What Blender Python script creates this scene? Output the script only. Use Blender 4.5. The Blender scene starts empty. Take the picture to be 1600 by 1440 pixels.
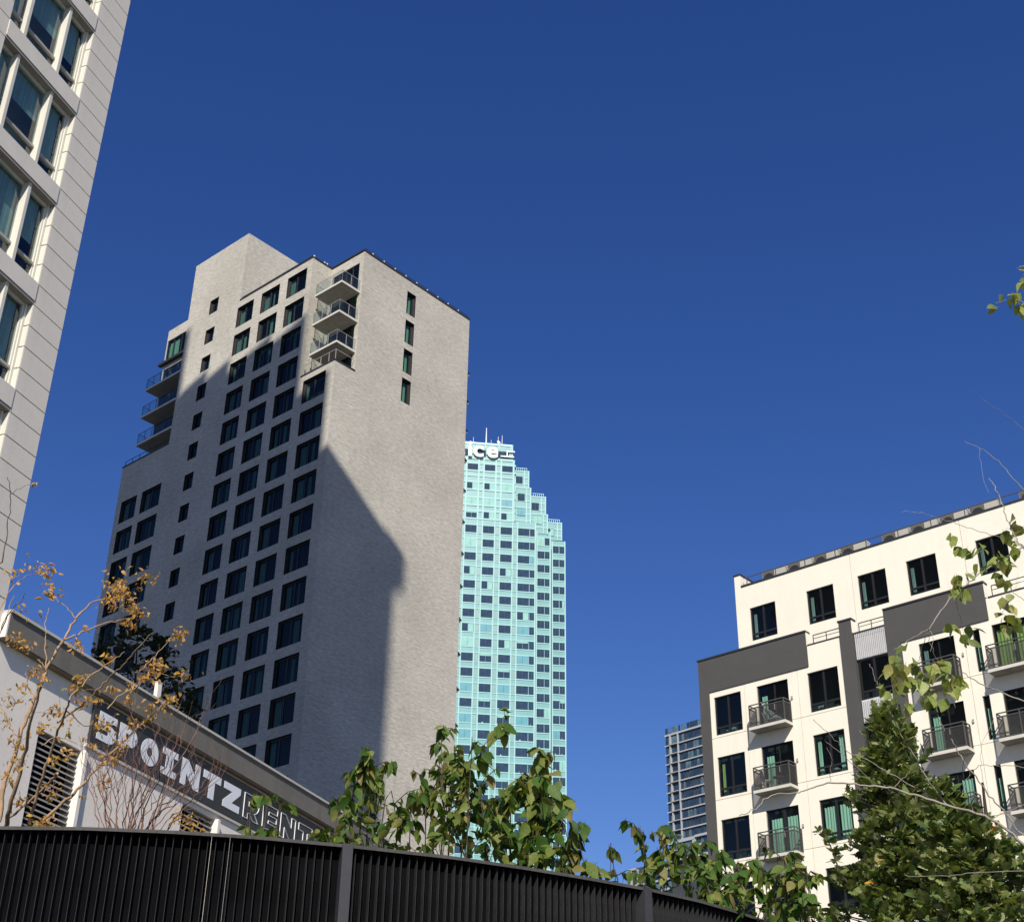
import bpy, bmesh, math, random
from math import sin, cos, radians, pi
from mathutils import Vector, Matrix

# ------------------------------------------------------------------ scene, camera, light
scn = bpy.context.scene
COL = scn.collection
EYE = 1.6
# camera frame (rows: world X, Y, Z expressed in image axes right, down, forward)
ROT = ((0.99986881, 0.01619741, 0.0),
       (-0.00800455, 0.49412215, 0.86935564),
       (0.01408131, -0.86924159, 0.49418698))
cam_d = bpy.data.cameras.new('camera'); cam = bpy.data.objects.new('camera', cam_d); COL.objects.link(cam)
cam_d.sensor_width = 36; cam_d.lens = 36 * 2211 / 1600; cam_d.clip_end = 5000; cam_d.clip_start = 0.05
M = Matrix(((ROT[0][0], -ROT[0][1], -ROT[0][2]), (ROT[1][0], -ROT[1][1], -ROT[1][2]), (ROT[2][0], -ROT[2][1], -ROT[2][2])))
cam.matrix_world = Matrix.Translation((0, 0, EYE)) @ M.to_4x4()
scn.camera = cam

SUN_AZ, SUN_EL = 181.9, 37.0
SUN_DIR = Vector((sin(radians(SUN_AZ)) * cos(radians(SUN_EL)), cos(radians(SUN_AZ)) * cos(radians(SUN_EL)), sin(radians(SUN_EL))))
world = bpy.data.worlds.new('World'); scn.world = world; world.use_nodes = True
wn = world.node_tree; wn.nodes.clear()
sky = wn.nodes.new('ShaderNodeTexSky'); sky.sky_type = 'NISHITA'; sky.sun_disc = False
sky.sun_elevation = radians(SUN_EL); sky.sun_rotation = radians(SUN_AZ)
sky.altitude = 0; sky.air_density = 1.0; sky.dust_density = 0.25; sky.ozone_density = 3.0
hsv = wn.nodes.new('ShaderNodeHueSaturation'); hsv.inputs['Saturation'].default_value = 1.29; hsv.inputs['Hue'].default_value = 0.5205
bg = wn.nodes.new('ShaderNodeBackground'); bg.inputs['Strength'].default_value = 0.091
wo = wn.nodes.new('ShaderNodeOutputWorld')
wn.links.new(sky.outputs[0], hsv.inputs['Color']); wn.links.new(hsv.outputs[0], bg.inputs[0]); wn.links.new(bg.outputs[0], wo.inputs[0])
sd = bpy.data.lights.new('sun', 'SUN'); sd.energy = 5.0; sd.angle = radians(0.53); sd.color = (1.0, 0.93, 0.81)
sun = bpy.data.objects.new('sun', sd); COL.objects.link(sun); sun.rotation_euler = SUN_DIR.to_track_quat('Z', 'Y').to_euler()
scn.view_settings.view_transform = 'Standard'; scn.view_settings.look = 'None'
scn.view_settings.exposure = 0.24; scn.view_settings.gamma = 1.0
scn.view_settings.use_curve_mapping = False
try:
    scn.cycles.max_bounces = 8; scn.cycles.transparent_max_bounces = 16
except Exception: pass

def ray(px, py):
    d = (px - 800.0, py - 720.0, 2211.0)
    return Vector([sum(ROT[i][k] * d[k] for k in range(3)) for i in range(3)])
def at(px, py, dist):
    """world point seen at photo pixel (px, py) at horizontal distance dist"""
    r = ray(px, py); h = math.hypot(r.x, r.y)
    return r * (dist / h) + Vector((0, 0, EYE))
rnd = random.Random(7)

# ------------------------------------------------------------------ materials
MATS = {}
def nodes_of(m):
    m.use_nodes = True; nt = m.node_tree; nt.nodes.clear()
    o = nt.nodes.new('ShaderNodeOutputMaterial'); return nt, o
def N(nt, t, **kw):
    n = nt.nodes.new(t)
    for k, v in kw.items():
        if k in n.inputs: n.inputs[k].default_value = v
        else: setattr(n, k, v)
    return n
def noise_mat(name, col, rough=0.8, var=0.12, scale=1.5, fine=0.0, bump=0.0, bscale=20.0, stain=0.0, metal=0.0, spec=0.4, stretch=(1, 1, 1), tint=None):
    m = bpy.data.materials.new(name); nt, o = nodes_of(m)
    b = N(nt, 'ShaderNodeBsdfPrincipled'); b.inputs['Roughness'].default_value = rough; b.inputs['Metallic'].default_value = metal
    b.inputs['Specular IOR Level'].default_value = spec
    tc = N(nt, 'ShaderNodeTexCoord'); mp = N(nt, 'ShaderNodeMapping'); mp.inputs['Scale'].default_value = stretch
    nt.links.new(tc.outputs['Object'], mp.inputs[0])
    n1 = N(nt, 'ShaderNodeTexNoise', Scale=scale, Detail=6.0, Roughness=0.6); nt.links.new(mp.outputs[0], n1.inputs['Vector'])
    r1 = N(nt, 'ShaderNodeMapRange'); r1.inputs[1].default_value = 0.3; r1.inputs[2].default_value = 0.7
    r1.inputs[3].default_value = 1 - var; r1.inputs[4].default_value = 1 + var
    nt.links.new(n1.outputs[0], r1.inputs[0])
    mul = N(nt, 'ShaderNodeMix', data_type='RGBA', blend_type='MULTIPLY'); mul.inputs[0].default_value = 1.0
    mul.inputs[6].default_value = (*col, 1); nt.links.new(r1.outputs[0], mul.inputs[7])
    out = mul.outputs[2]
    if fine or stain:
        n2 = N(nt, 'ShaderNodeTexNoise', Scale=scale * 14, Detail=3.0); nt.links.new(mp.outputs[0], n2.inputs['Vector'])
        r2 = N(nt, 'ShaderNodeMapRange'); r2.inputs[1].default_value = 0.3; r2.inputs[2].default_value = 0.7
        r2.inputs[3].default_value = 1 - fine; r2.inputs[4].default_value = 1 + fine
        nt.links.new(n2.outputs[0], r2.inputs[0])
        m2 = N(nt, 'ShaderNodeMix', data_type='RGBA', blend_type='MULTIPLY'); m2.inputs[0].default_value = 1.0
        nt.links.new(out, m2.inputs[6]); nt.links.new(r2.outputs[0], m2.inputs[7]); out = m2.outputs[2]
    if stain:
        mp3 = N(nt, 'ShaderNodeMapping'); mp3.inputs['Scale'].default_value = (2.2, 2.2, 0.18); nt.links.new(tc.outputs['Object'], mp3.inputs[0])
        n3 = N(nt, 'ShaderNodeTexNoise', Scale=1.3, Detail=5.0); nt.links.new(mp3.outputs[0], n3.inputs['Vector'])
        r3 = N(nt, 'ShaderNodeMapRange'); r3.inputs[1].default_value = 0.5; r3.inputs[2].default_value = 0.75
        r3.inputs[3].default_value = 1.0; r3.inputs[4].default_value = 1 - stain
        nt.links.new(n3.outputs[0], r3.inputs[0])
        m3 = N(nt, 'ShaderNodeMix', data_type='RGBA', blend_type='MULTIPLY'); m3.inputs[0].default_value = 1.0
        nt.links.new(out, m3.inputs[6]); nt.links.new(r3.outputs[0], m3.inputs[7]); out = m3.outputs[2]
    nt.links.new(out, b.inputs['Base Color'])
    if bump:
        nb = N(nt, 'ShaderNodeTexNoise', Scale=bscale, Detail=4.0); nt.links.new(tc.outputs['Object'], nb.inputs['Vector'])
        bp = N(nt, 'ShaderNodeBump', Strength=bump, Distance=0.02); nt.links.new(nb.outputs[0], bp.inputs['Height']); nt.links.new(bp.outputs[0], b.inputs['Normal'])
    nt.links.new(b.outputs[0], o.inputs[0]); MATS[name] = m; return m

def brick_mat(name, c1, c2, mortar):
    m = bpy.data.materials.new(name); nt, o = nodes_of(m)
    b = N(nt, 'ShaderNodeBsdfPrincipled'); b.inputs['Roughness'].default_value = 0.92; b.inputs['Specular IOR Level'].default_value = 0.2
    tc = N(nt, 'ShaderNodeTexCoord'); sp = N(nt, 'ShaderNodeSeparateXYZ'); nt.links.new(tc.outputs['Object'], sp.inputs[0])
    ad = N(nt, 'ShaderNodeMath', operation='ADD'); nt.links.new(sp.outputs[0], ad.inputs[0]); nt.links.new(sp.outputs[1], ad.inputs[1])
    cb = N(nt, 'ShaderNodeCombineXYZ'); nt.links.new(ad.outputs[0], cb.inputs[0]); nt.links.new(sp.outputs[2], cb.inputs[1])
    br = N(nt, 'ShaderNodeTexBrick'); br.inputs['Scale'].default_value = 1.0
    br.inputs['Color1'].default_value = (*c1, 1); br.inputs['Color2'].default_value = (*c2, 1); br.inputs['Mortar'].default_value = (*mortar, 1)
    br.inputs['Mortar Size'].default_value = 0.012; br.inputs['Brick Width'].default_value = 0.40; br.inputs['Row Height'].default_value = 0.075; br.inputs['Bias'].default_value = -0.1
    nt.links.new(cb.outputs[0], br.inputs['Vector'])
    # runs of slightly darker / paler courses, along the courses
    mp = N(nt, 'ShaderNodeMapping'); mp.inputs['Scale'].default_value = (2.2, 6.0, 1); nt.links.new(cb.outputs[0], mp.inputs[0])
    n1 = N(nt, 'ShaderNodeTexNoise', Scale=1.0, Detail=7.0, Roughness=0.7); nt.links.new(mp.outputs[0], n1.inputs['Vector'])
    r1 = N(nt, 'ShaderNodeMapRange'); r1.inputs[1].default_value = 0.3; r1.inputs[2].default_value = 0.7; r1.inputs[3].default_value = 0.76; r1.inputs[4].default_value = 1.20
    nt.links.new(n1.outputs[0], r1.inputs[0])
    n2 = N(nt, 'ShaderNodeTexNoise', Scale=0.16, Detail=5.0); nt.links.new(cb.outputs[0], n2.inputs['Vector'])
    r2 = N(nt, 'ShaderNodeMapRange'); r2.inputs[1].default_value = 0.3; r2.inputs[2].default_value = 0.7; r2.inputs[3].default_value = 0.88; r2.inputs[4].default_value = 1.10
    nt.links.new(n2.outputs[0], r2.inputs[0])
    # efflorescence streaks
    mq = N(nt, 'ShaderNodeMapping'); mq.inputs['Scale'].default_value = (0.35, 2.6, 1); mq.inputs['Rotation'].default_value = (0, 0, 0.04); nt.links.new(cb.outputs[0], mq.inputs[0])
    n3 = N(nt, 'ShaderNodeTexNoise', Scale=0.8, Detail=8.0, Roughness=0.75); nt.links.new(mq.outputs[0], n3.inputs['Vector'])
    r3 = N(nt, 'ShaderNodeMapRange'); r3.inputs[1].default_value = 0.60; r3.inputs[2].default_value = 0.70; r3.inputs[3].default_value = 1.0; r3.inputs[4].default_value = 0.86
    nt.links.new(n3.outputs[0], r3.inputs[0])
    wv = N(nt, 'ShaderNodeMath', operation='FRACT'); dv = N(nt, 'ShaderNodeMath', operation='DIVIDE'); nt.links.new(sp.outputs[2], dv.inputs[0]); dv.inputs[1].default_value = 3.035
    nt.links.new(dv.outputs[0], wv.inputs[0])
    r4 = N(nt, 'ShaderNodeMapRange'); r4.inputs[1].default_value = 0.0; r4.inputs[2].default_value = 0.02; r4.inputs[3].default_value = 0.80; r4.inputs[4].default_value = 1.0; nt.links.new(wv.outputs[0], r4.inputs[0])
    x = br.outputs[0]
    for r in (r1, r2, r3, r4):
        mm = N(nt, 'ShaderNodeMix', data_type='RGBA', blend_type='MULTIPLY'); mm.inputs[0].default_value = 1.0
        nt.links.new(x, mm.inputs[6]); nt.links.new(r.outputs[0], mm.inputs[7]); x = mm.outputs[2]
    nt.links.new(x, b.inputs['Base Color'])
    bp = N(nt, 'ShaderNodeBump', Strength=0.6, Distance=0.015); nt.links.new(br.outputs['Fac'], bp.inputs['Height']); bp.invert = True
    bp2 = N(nt, 'ShaderNodeBump', Strength=0.55, Distance=0.05); nt.links.new(n1.outputs[0], bp2.inputs['Height']); nt.links.new(bp.outputs[0], bp2.inputs['Normal'])
    nt.links.new(bp2.outputs[0], b.inputs['Normal'])
    nt.links.new(b.outputs[0], o.inputs[0]); MATS[name] = m; return m

def glass_mat(name, tint, refl=0.9, through=0.6, dark=(0.01, 0.015, 0.02), wob=0.02):
    """window glass: see-through tinted layer under a fresnel reflection"""
    m = bpy.data.materials.new(name); nt, o = nodes_of(m)
    tr = N(nt, 'ShaderNodeBsdfTransparent'); tr.inputs[0].default_value = (*tint, 1)
    df = N(nt, 'ShaderNodeBsdfDiffuse'); df.inputs[0].default_value = (*dark, 1)
    m1 = N(nt, 'ShaderNodeMixShader'); m1.inputs[0].default_value = through
    nt.links.new(df.outputs[0], m1.inputs[1]); nt.links.new(tr.outputs[0], m1.inputs[2])
    gl = N(nt, 'ShaderNodeBsdfGlossy'); gl.inputs['Roughness'].default_value = 0.015; gl.inputs[0].default_value = (refl, refl, refl, 1)
    tc = N(nt, 'ShaderNodeTexCoord'); nb = N(nt, 'ShaderNodeTexNoise', Scale=0.9, Detail=1.0); nt.links.new(tc.outputs['Object'], nb.inputs['Vector'])
    bp = N(nt, 'ShaderNodeBump', Strength=wob, Distance=0.3); nt.links.new(nb.outputs[0], bp.inputs['Height']); nt.links.new(bp.outputs[0], gl.inputs['Normal'])
    lw = N(nt, 'ShaderNodeLayerWeight', Blend=0.5); pw = N(nt, 'ShaderNodeMath', operation='POWER'); nt.links.new(lw.outputs['Facing'], pw.inputs[0]); pw.inputs[1].default_value = 4.0
    fr = N(nt, 'ShaderNodeMath', operation='MULTIPLY_ADD'); nt.links.new(pw.outputs[0], fr.inputs[0]); fr.inputs[1].default_value = 0.9; fr.inputs[2].default_value = 0.06
    m2 = N(nt, 'ShaderNodeMixShader'); nt.links.new(fr.outputs[0], m2.inputs[0]); nt.links.new(m1.outputs[0], m2.inputs[1]); nt.links.new(gl.outputs[0], m2.inputs[2])
    nt.links.new(m2.outputs[0], o.inputs[0]); MATS[name] = m; return m

def leaf_mat(name, cols, trans=0.35, rough=0.45, spec=0.4):
    m = bpy.data.materials.new(name); nt, o = nodes_of(m)
    oi = N(nt, 'ShaderNodeObjectInfo'); ge = N(nt, 'ShaderNodeNewGeometry')
    ad = N(nt, 'ShaderNodeMath', operation='ADD'); nt.links.new(oi.outputs['Random'], ad.inputs[0]); nt.links.new(ge.outputs['Random Per Island'], ad.inputs[1])
    fr = N(nt, 'ShaderNodeMath', operation='FRACT'); nt.links.new(ad.outputs[0], fr.inputs[0])
    cr = N(nt, 'ShaderNodeValToRGB'); nt.links.new(fr.outputs[0], cr.inputs[0])
    el = cr.color_ramp.elements
    while len(el) < len(cols): el.new(0.5)
    for i, (p, c) in enumerate(cols): el[i].position = p; el[i].color = (*c, 1)
    tc = N(nt, 'ShaderNodeTexCoord'); n1 = N(nt, 'ShaderNodeTexNoise', Scale=9.0, Detail=3.0); nt.links.new(tc.outputs['Object'], n1.inputs['Vector'])
    r1 = N(nt, 'ShaderNodeMapRange'); r1.inputs[1].default_value = 0.3; r1.inputs[2].default_value = 0.7; r1.inputs[3].default_value = 0.75; r1.inputs[4].default_value = 1.2
    nt.links.new(n1.outputs[0], r1.inputs[0])
    mm = N(nt, 'ShaderNodeMix', data_type='RGBA', blend_type='MULTIPLY'); mm.inputs[0].default_value = 1.0
    nt.links.new(cr.outputs[0], mm.inputs[6]); nt.links.new(r1.outputs[0], mm.inputs[7])
    b = N(nt, 'ShaderNodeBsdfPrincipled'); b.inputs['Roughness'].default_value = rough; b.inputs['Specular IOR Level'].default_value = spec
    nt.links.new(mm.outputs[2], b.inputs['Base Color'])
    t = N(nt, 'ShaderNodeBsdfTranslucent'); g = N(nt, 'ShaderNodeMix', data_type='RGBA', blend_type='MULTIPLY'); g.inputs[0].default_value = 1.0
    g.inputs[7].default_value = (1.5, 1.45, 0.55, 1); nt.links.new(mm.outputs[2], g.inputs[6]); nt.links.new(g.outputs[2], t.inputs[0])
    mx = N(nt, 'ShaderNodeMixShader'); mx.inputs[0].default_value = trans; nt.links.new(b.outputs[0], mx.inputs[1]); nt.links.new(t.outputs[0], mx.inputs[2])
    nt.links.new(mx.outputs[0], o.inputs[0]); MATS[name] = m; return m

def curtain_mat(name, col):
    m = bpy.data.materials.new(name); nt, o = nodes_of(m)
    b = N(nt, 'ShaderNodeBsdfPrincipled'); b.inputs['Roughness'].default_value = 0.9; b.inputs['Base Color'].default_value = (*col, 1)
    tc = N(nt, 'ShaderNodeTexCoord'); mp = N(nt, 'ShaderNodeMapping'); mp.inputs['Scale'].default_value = (1, 1, 0.05); nt.links.new(tc.outputs['Object'], mp.inputs[0])
    n = N(nt, 'ShaderNodeTexNoise', Scale=18.0, Detail=2.0); nt.links.new(mp.outputs[0], n.inputs['Vector'])
    r = N(nt, 'ShaderNodeMapRange'); r.inputs[1].default_value = 0.3; r.inputs[2].default_value = 0.7; r.inputs[3].default_value = 0.75; r.inputs[4].default_value = 1.1
    nt.links.new(n.outputs[0], r.inputs[0])
    mm = N(nt, 'ShaderNodeMix', data_type='RGBA', blend_type='MULTIPLY'); mm.inputs[0].default_value = 1.0; mm.inputs[6].default_value = (*col, 1)
    nt.links.new(r.outputs[0], mm.inputs[7]); nt.links.new(mm.outputs[2], b.inputs['Base Color'])
    nt.links.new(b.outputs[0], o.inputs[0]); MATS[name] = m; return m

brick_mat('grey_brick', (0.55, 0.52, 0.46), (0.43, 0.405, 0.36), (0.43, 0.405, 0.36))
noise_mat('black_metal', (0.022, 0.023, 0.025), rough=0.45, var=0.15, scale=3, spec=0.5)
noise_mat('dark_cap', (0.03, 0.032, 0.04), rough=0.5, var=0.15, scale=2)
noise_mat('interior', (0.025, 0.027, 0.03), rough=0.9, var=0.3, scale=0.7)
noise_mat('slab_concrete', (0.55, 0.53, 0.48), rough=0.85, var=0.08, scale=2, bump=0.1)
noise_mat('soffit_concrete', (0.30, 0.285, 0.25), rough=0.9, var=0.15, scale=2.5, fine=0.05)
noise_mat('roof_gravel', (0.20, 0.19, 0.18), rough=0.95, var=0.2, scale=3)
noise_mat('cream_stucco', (0.78, 0.735, 0.635), rough=0.9, var=0.025, scale=0.8, fine=0.03, stain=0.05, bump=0.12, bscale=60)
noise_mat('grey_stucco', (0.068, 0.067, 0.067), rough=0.85, var=0.06, scale=1.0, fine=0.05, bump=0.12, bscale=60)
noise_mat('stucco_joint', (0.42, 0.39, 0.34), rough=0.9, var=0.05)
noise_mat('corrugated', (0.66, 0.66, 0.66), rough=0.45, var=0.06, scale=2, metal=0.3)
noise_mat('frame_black', (0.018, 0.018, 0.02), rough=0.4, var=0.1)
noise_mat('rail_grey', (0.07, 0.07, 0.068), rough=0.5, var=0.1)
noise_mat('vent_grey', (0.32, 0.31, 0.3), rough=0.6)
noise_mat('ac_white', (0.40, 0.385, 0.35), rough=0.6, var=0.06)
noise_mat('ac_grille', (0.10, 0.095, 0.088), rough=0.6)
noise_mat('bracket_white', (0.75, 0.75, 0.75), rough=0.5)
noise_mat('precast', (0.65, 0.61, 0.545), rough=0.85, var=0.045, scale=1.2, fine=0.03, stain=0.05, bump=0.08, bscale=50)
noise_mat('alu_frame', (0.62, 0.60, 0.53), rough=0.5, var=0.05, spec=0.4)
noise_mat('alu_dull', (0.38, 0.37, 0.34), rough=0.5, var=0.05)
noise_mat('white_render', (0.75, 0.70, 0.63), rough=0.9, var=0.03, scale=1.0, fine=0.03, stain=0.05)
noise_mat('fascia_concrete', (0.15, 0.142, 0.124), rough=0.9, var=0.10, scale=0.9, fine=0.05, stain=0.18, bump=0.1)
noise_mat('coping', (0.48, 0.46, 0.41), rough=0.7, var=0.1)
noise_mat('soffit_brown', (0.22, 0.17, 0.12), rough=0.8, var=0.2)
noise_mat('sign_board', (0.030, 0.032, 0.036), rough=0.5, var=0.12, scale=1.5)
noise_mat('letter_white', (0.72, 0.75, 0.80), rough=0.6, var=0.03)
noise_mat('louvre', (0.07, 0.066, 0.06), rough=0.5, var=0.1)
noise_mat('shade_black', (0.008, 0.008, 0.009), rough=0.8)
noise_mat('teal_spandrel', (0.155, 0.345, 0.355), rough=0.30, var=0.10, scale=0.25, fine=0.05, spec=0.6)
noise_mat('teal_panel', (0.17, 0.31, 0.30), rough=0.35, var=0.12, scale=0.4, fine=0.06, spec=0.6)
noise_mat('teal_frame', (0.28, 0.50, 0.50), rough=0.45, var=0.06, scale=0.3)
noise_mat('navy_glass', (0.022, 0.045, 0.075), rough=0.10, var=0.35, scale=0.4, spec=0.8)
noise_mat('blind_teal', (0.20, 0.44, 0.40), rough=0.5, var=0.15, scale=0.4)
noise_mat('blue_teal', (0.10, 0.30, 0.36), rough=0.3, var=0.15, scale=0.4)
noise_mat('blind_pale', (0.30, 0.58, 0.50), rough=0.7, var=0.1)
noise_mat('sign_white', (0.86, 0.86, 0.84), rough=0.6, var=0.02)
noise_mat('pale_teal_edge', (0.50, 0.80, 0.76), rough=0.5)
noise_mat('far_glass', (0.025, 0.045, 0.075), rough=0.15, var=0.5, scale=0.35, spec=0.7)
noise_mat('far_glass_pale', (0.085, 0.14, 0.18), rough=0.25, var=0.35, scale=0.5)
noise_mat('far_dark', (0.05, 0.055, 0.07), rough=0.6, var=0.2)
noise_mat('far_white', (0.36, 0.38, 0.41), rough=0.7, var=0.04)
noise_mat('fence_black', (0.0045, 0.0045, 0.0055), rough=1.0, var=0.3, scale=6, spec=0.03)
noise_mat('fence_rib', (0.026, 0.026, 0.028), rough=0.9, var=0.25, scale=10, fine=0.25, spec=0.1)
noise_mat('fence_cap', (0.065, 0.062, 0.060), rough=0.8, var=0.2, scale=5, fine=0.15, spec=0.2)
noise_mat('fence_post', (0.036, 0.037, 0.043), rough=0.6, var=0.12, scale=8, fine=0.1, spec=0.3)
noise_mat('asphalt', (0.05, 0.05, 0.05), rough=0.95, var=0.2, scale=3, bump=0.2)
noise_mat('pavement', (0.085, 0.082, 0.078), rough=0.95, var=0.12, scale=2, bump=0.1)
noise_mat('bark_tan', (0.30, 0.20, 0.12), rough=0.9, var=0.3, scale=12, bump=0.3)
noise_mat('bark_dark', (0.055, 0.040, 0.032), rough=0.9, var=0.3, scale=12, bump=0.3)
noise_mat('bark_red', (0.16, 0.085, 0.065), rough=0.8, var=0.3, scale=12)
noise_mat('bark_pale', (0.27, 0.24, 0.20), rough=0.85, var=0.25, scale=10, bump=0.2)
noise_mat('fern_dark', (0.02, 0.02, 0.02), rough=0.8)
noise_mat('chair_white', (0.7, 0.7, 0.68), rough=0.6)
noise_mat('wicker', (0.16, 0.13, 0.09), rough=0.8, var=0.3, scale=20)
curtain_mat('curtain_green', (0.50, 0.66, 0.56)); curtain_mat('curtain_olive', (0.42, 0.47, 0.14)); curtain_mat('curtain_grey', (0.30, 0.36, 0.37))
curtain_mat('curtain_amber', (0.75, 0.36, 0.03)); curtain_mat('blind_teal_grey', (0.42, 0.52, 0.52)); curtain_mat('curtain_tower', (0.30, 0.36, 0.34))
glass_mat('glass_dark', (0.66, 0.82, 0.78), refl=0.5, through=0.88, dark=(0.012, 0.016, 0.017))
glass_mat('glass_tower', (0.50, 0.70, 0.66), refl=0.38, through=0.75, dark=(0.006, 0.012, 0.014))
glass_mat('glass_left', (0.66, 0.82, 0.82), refl=0.9, through=0.85, dark=(0.01, 0.016, 0.035), wob=0.01)
glass_mat('glass_rail', (0.84, 0.92, 0.90), refl=0.7, through=0.96, dark=(0.2, 0.25, 0.25))
def mesh_screen():
    m = bpy.data.materials.new('wire_screen'); nt, o = nodes_of(m)
    t = N(nt, 'ShaderNodeBsdfTransparent'); d = N(nt, 'ShaderNodeBsdfPrincipled'); d.inputs['Base Color'].default_value = (0.035, 0.034, 0.034, 1); d.inputs['Roughness'].default_value = 0.7
    mx = N(nt, 'ShaderNodeMixShader'); mx.inputs[0].default_value = 0.55
    nt.links.new(t.outputs[0], mx.inputs[1]); nt.links.new(d.outputs[0], mx.inputs[2]); nt.links.new(mx.outputs[0], o.inputs[0]); MATS['wire_screen'] = m
mesh_screen()
leaf_mat('leaf_green', [(0.0, (0.035, 0.085, 0.014)), (0.35, (0.065, 0.13, 0.022)), (0.62, (0.12, 0.165, 0.034)), (0.88, (0.19, 0.21, 0.05)), (0.985, (0.20, 0.17, 0.06))], trans=0.32, rough=0.55, spec=0.22)
leaf_mat('leaf_yellow', [(0.0, (0.40, 0.21, 0.04)), (0.4, (0.55, 0.34, 0.08)), (0.75, (0.50, 0.26, 0.13)), (0.95, (0.22, 0.19, 0.04))], trans=0.4, rough=0.6)
leaf_mat('leaf_pale', [(0.0, (0.20, 0.26, 0.06)), (0.4, (0.30, 0.34, 0.09)), (0.7, (0.10, 0.15, 0.03)), (0.9, (0.36, 0.34, 0.12))], trans=0.35, rough=0.5)
leaf_mat('leaf_oak', [(0.0, (0.045, 0.08, 0.022)), (0.35, (0.10, 0.145, 0.04)), (0.7, (0.18, 0.215, 0.07)), (0.9, (0.28, 0.30, 0.13))], trans=0.25, rough=0.42)
leaf_mat('leaf_orange', [(0.0, (0.60, 0.22, 0.03)), (0.5, (0.7, 0.35, 0.05)), (0.9, (0.5, 0.16, 0.03))], trans=0.4)
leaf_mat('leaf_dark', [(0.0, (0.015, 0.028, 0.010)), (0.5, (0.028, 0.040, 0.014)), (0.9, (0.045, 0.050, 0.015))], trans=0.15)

# ------------------------------------------------------------------ mesh helpers
class MB:
    def __init__(s): s.v = []; s.f = []; s.m = []; s.mats = []
    def mi(s, name):
        if name not in s.mats: s.mats.append(name)
        return s.mats.index(name)
    def quad(s, pts, m):
        b = len(s.v); s.v += [tuple(p) for p in pts]; s.f.append(tuple(range(b, b + len(pts)))); s.m.append(s.mi(m))
    def box(s, x0, x1, y0, y1, z0, z1, m):
        if x0 > x1: x0, x1 = x1, x0
        if y0 > y1: y0, y1 = y1, y0
        if z0 > z1: z0, z1 = z1, z0
        b = len(s.v)
        s.v += [(x0, y0, z0), (x1, y0, z0), (x1, y1, z0), (x0, y1, z0), (x0, y0, z1), (x1, y0, z1), (x1, y1, z1), (x0, y1, z1)]
        for q in ((0, 3, 2, 1), (4, 5, 6, 7), (0, 1, 5, 4), (1, 2, 6, 5), (2, 3, 7, 6), (3, 0, 4, 7)):
            s.f.append(tuple(b + i for i in q)); s.m.append(s.mi(m))
        return s
    def bar(s, a, b, w, m, h=None):
        """square bar between two points"""
        a = Vector(a); b = Vector(b); h = h or w; d = (b - a).normalized()
        up = Vector((0, 0, 1)) if abs(d.z) < 0.9 else Vector((1, 0, 0))
        r = d.cross(up).normalized() * (w / 2); u = d.cross(r).normalized() * (h / 2)
        k = len(s.v)
        for p in (a, b):
            for e, f in ((-1, -1), (1, -1), (1, 1), (-1, 1)): s.v.append(tuple(p + r * e + u * f))
        for q in ((0, 1, 2, 3), (7, 6, 5, 4), (0, 4, 5, 1), (1, 5, 6, 2), (2, 6, 7, 3), (3, 7, 4, 0)):
            s.f.append(tuple(k + i for i in q)); s.m.append(s.mi(m))
    def tube(s, pts, radii, m, n=6):
        pts = [Vector(p) for p in pts]; k0 = len(s.v); ref = Vector((0.3, 0.9, 0.1)).normalized()
        for i, p in enumerate(pts):
            d = (pts[min(i + 1, len(pts) - 1)] - pts[max(i - 1, 0)]).normalized()
            r = d.cross(ref); r = r.normalized() if r.length > 1e-4 else Vector((1, 0, 0)); u = d.cross(r)
            for j in range(n):
                a = 2 * pi * j / n; s.v.append(tuple(p + (r * cos(a) + u * sin(a)) * radii[i]))
        mi = s.mi(m)
        for i in range(len(pts) - 1):
            for j in range(n):
                s.f.append((k0 + i * n + j, k0 + i * n + (j + 1) % n, k0 + (i + 1) * n + (j + 1) % n, k0 + (i + 1) * n + j)); s.m.append(mi)
        s.f.append(tuple(k0 + j for j in range(n))); s.m.append(mi)
        s.f.append(tuple(k0 + (len(pts) - 1) * n + j for j in reversed(range(n)))); s.m.append(mi)
    def mesh(s, name):
        me = bpy.data.meshes.new(name); me.from_pydata(s.v, [], s.f)
        for n in s.mats: me.materials.append(MATS[n])
        me.polygons.foreach_set('material_index', s.m); me.update(); return me
    def build(s, name, parent=None, loc=None, smooth=False):
        me = s.mesh(name)
        if smooth: me.polygons.foreach_set('use_smooth', [True] * len(me.polygons))
        return place(name, me, parent, loc)
def place(name, me, parent=None, loc=None, rot=None):
    o = bpy.data.objects.new(name, me); COL.objects.link(o)
    if parent: o.parent = parent
    if loc is not None: o.location = loc
    if rot is not None: o.rotation_euler = rot
    return o
def thing(name, label, cat, loc=(0, 0, 0), rz=0.0, group=None):
    o = bpy.data.objects.new(name, None); COL.objects.link(o); o.location = loc; o.rotation_euler = (0, 0, rz)
    o.empty_display_size = 0.5
    o['label'] = label; o['category'] = cat
    if group: o['group'] = group
    return o
def tag(o, label, cat, group=None):
    o['label'] = label; o['category'] = cat
    if group: o['group'] = group
    return o

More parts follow.
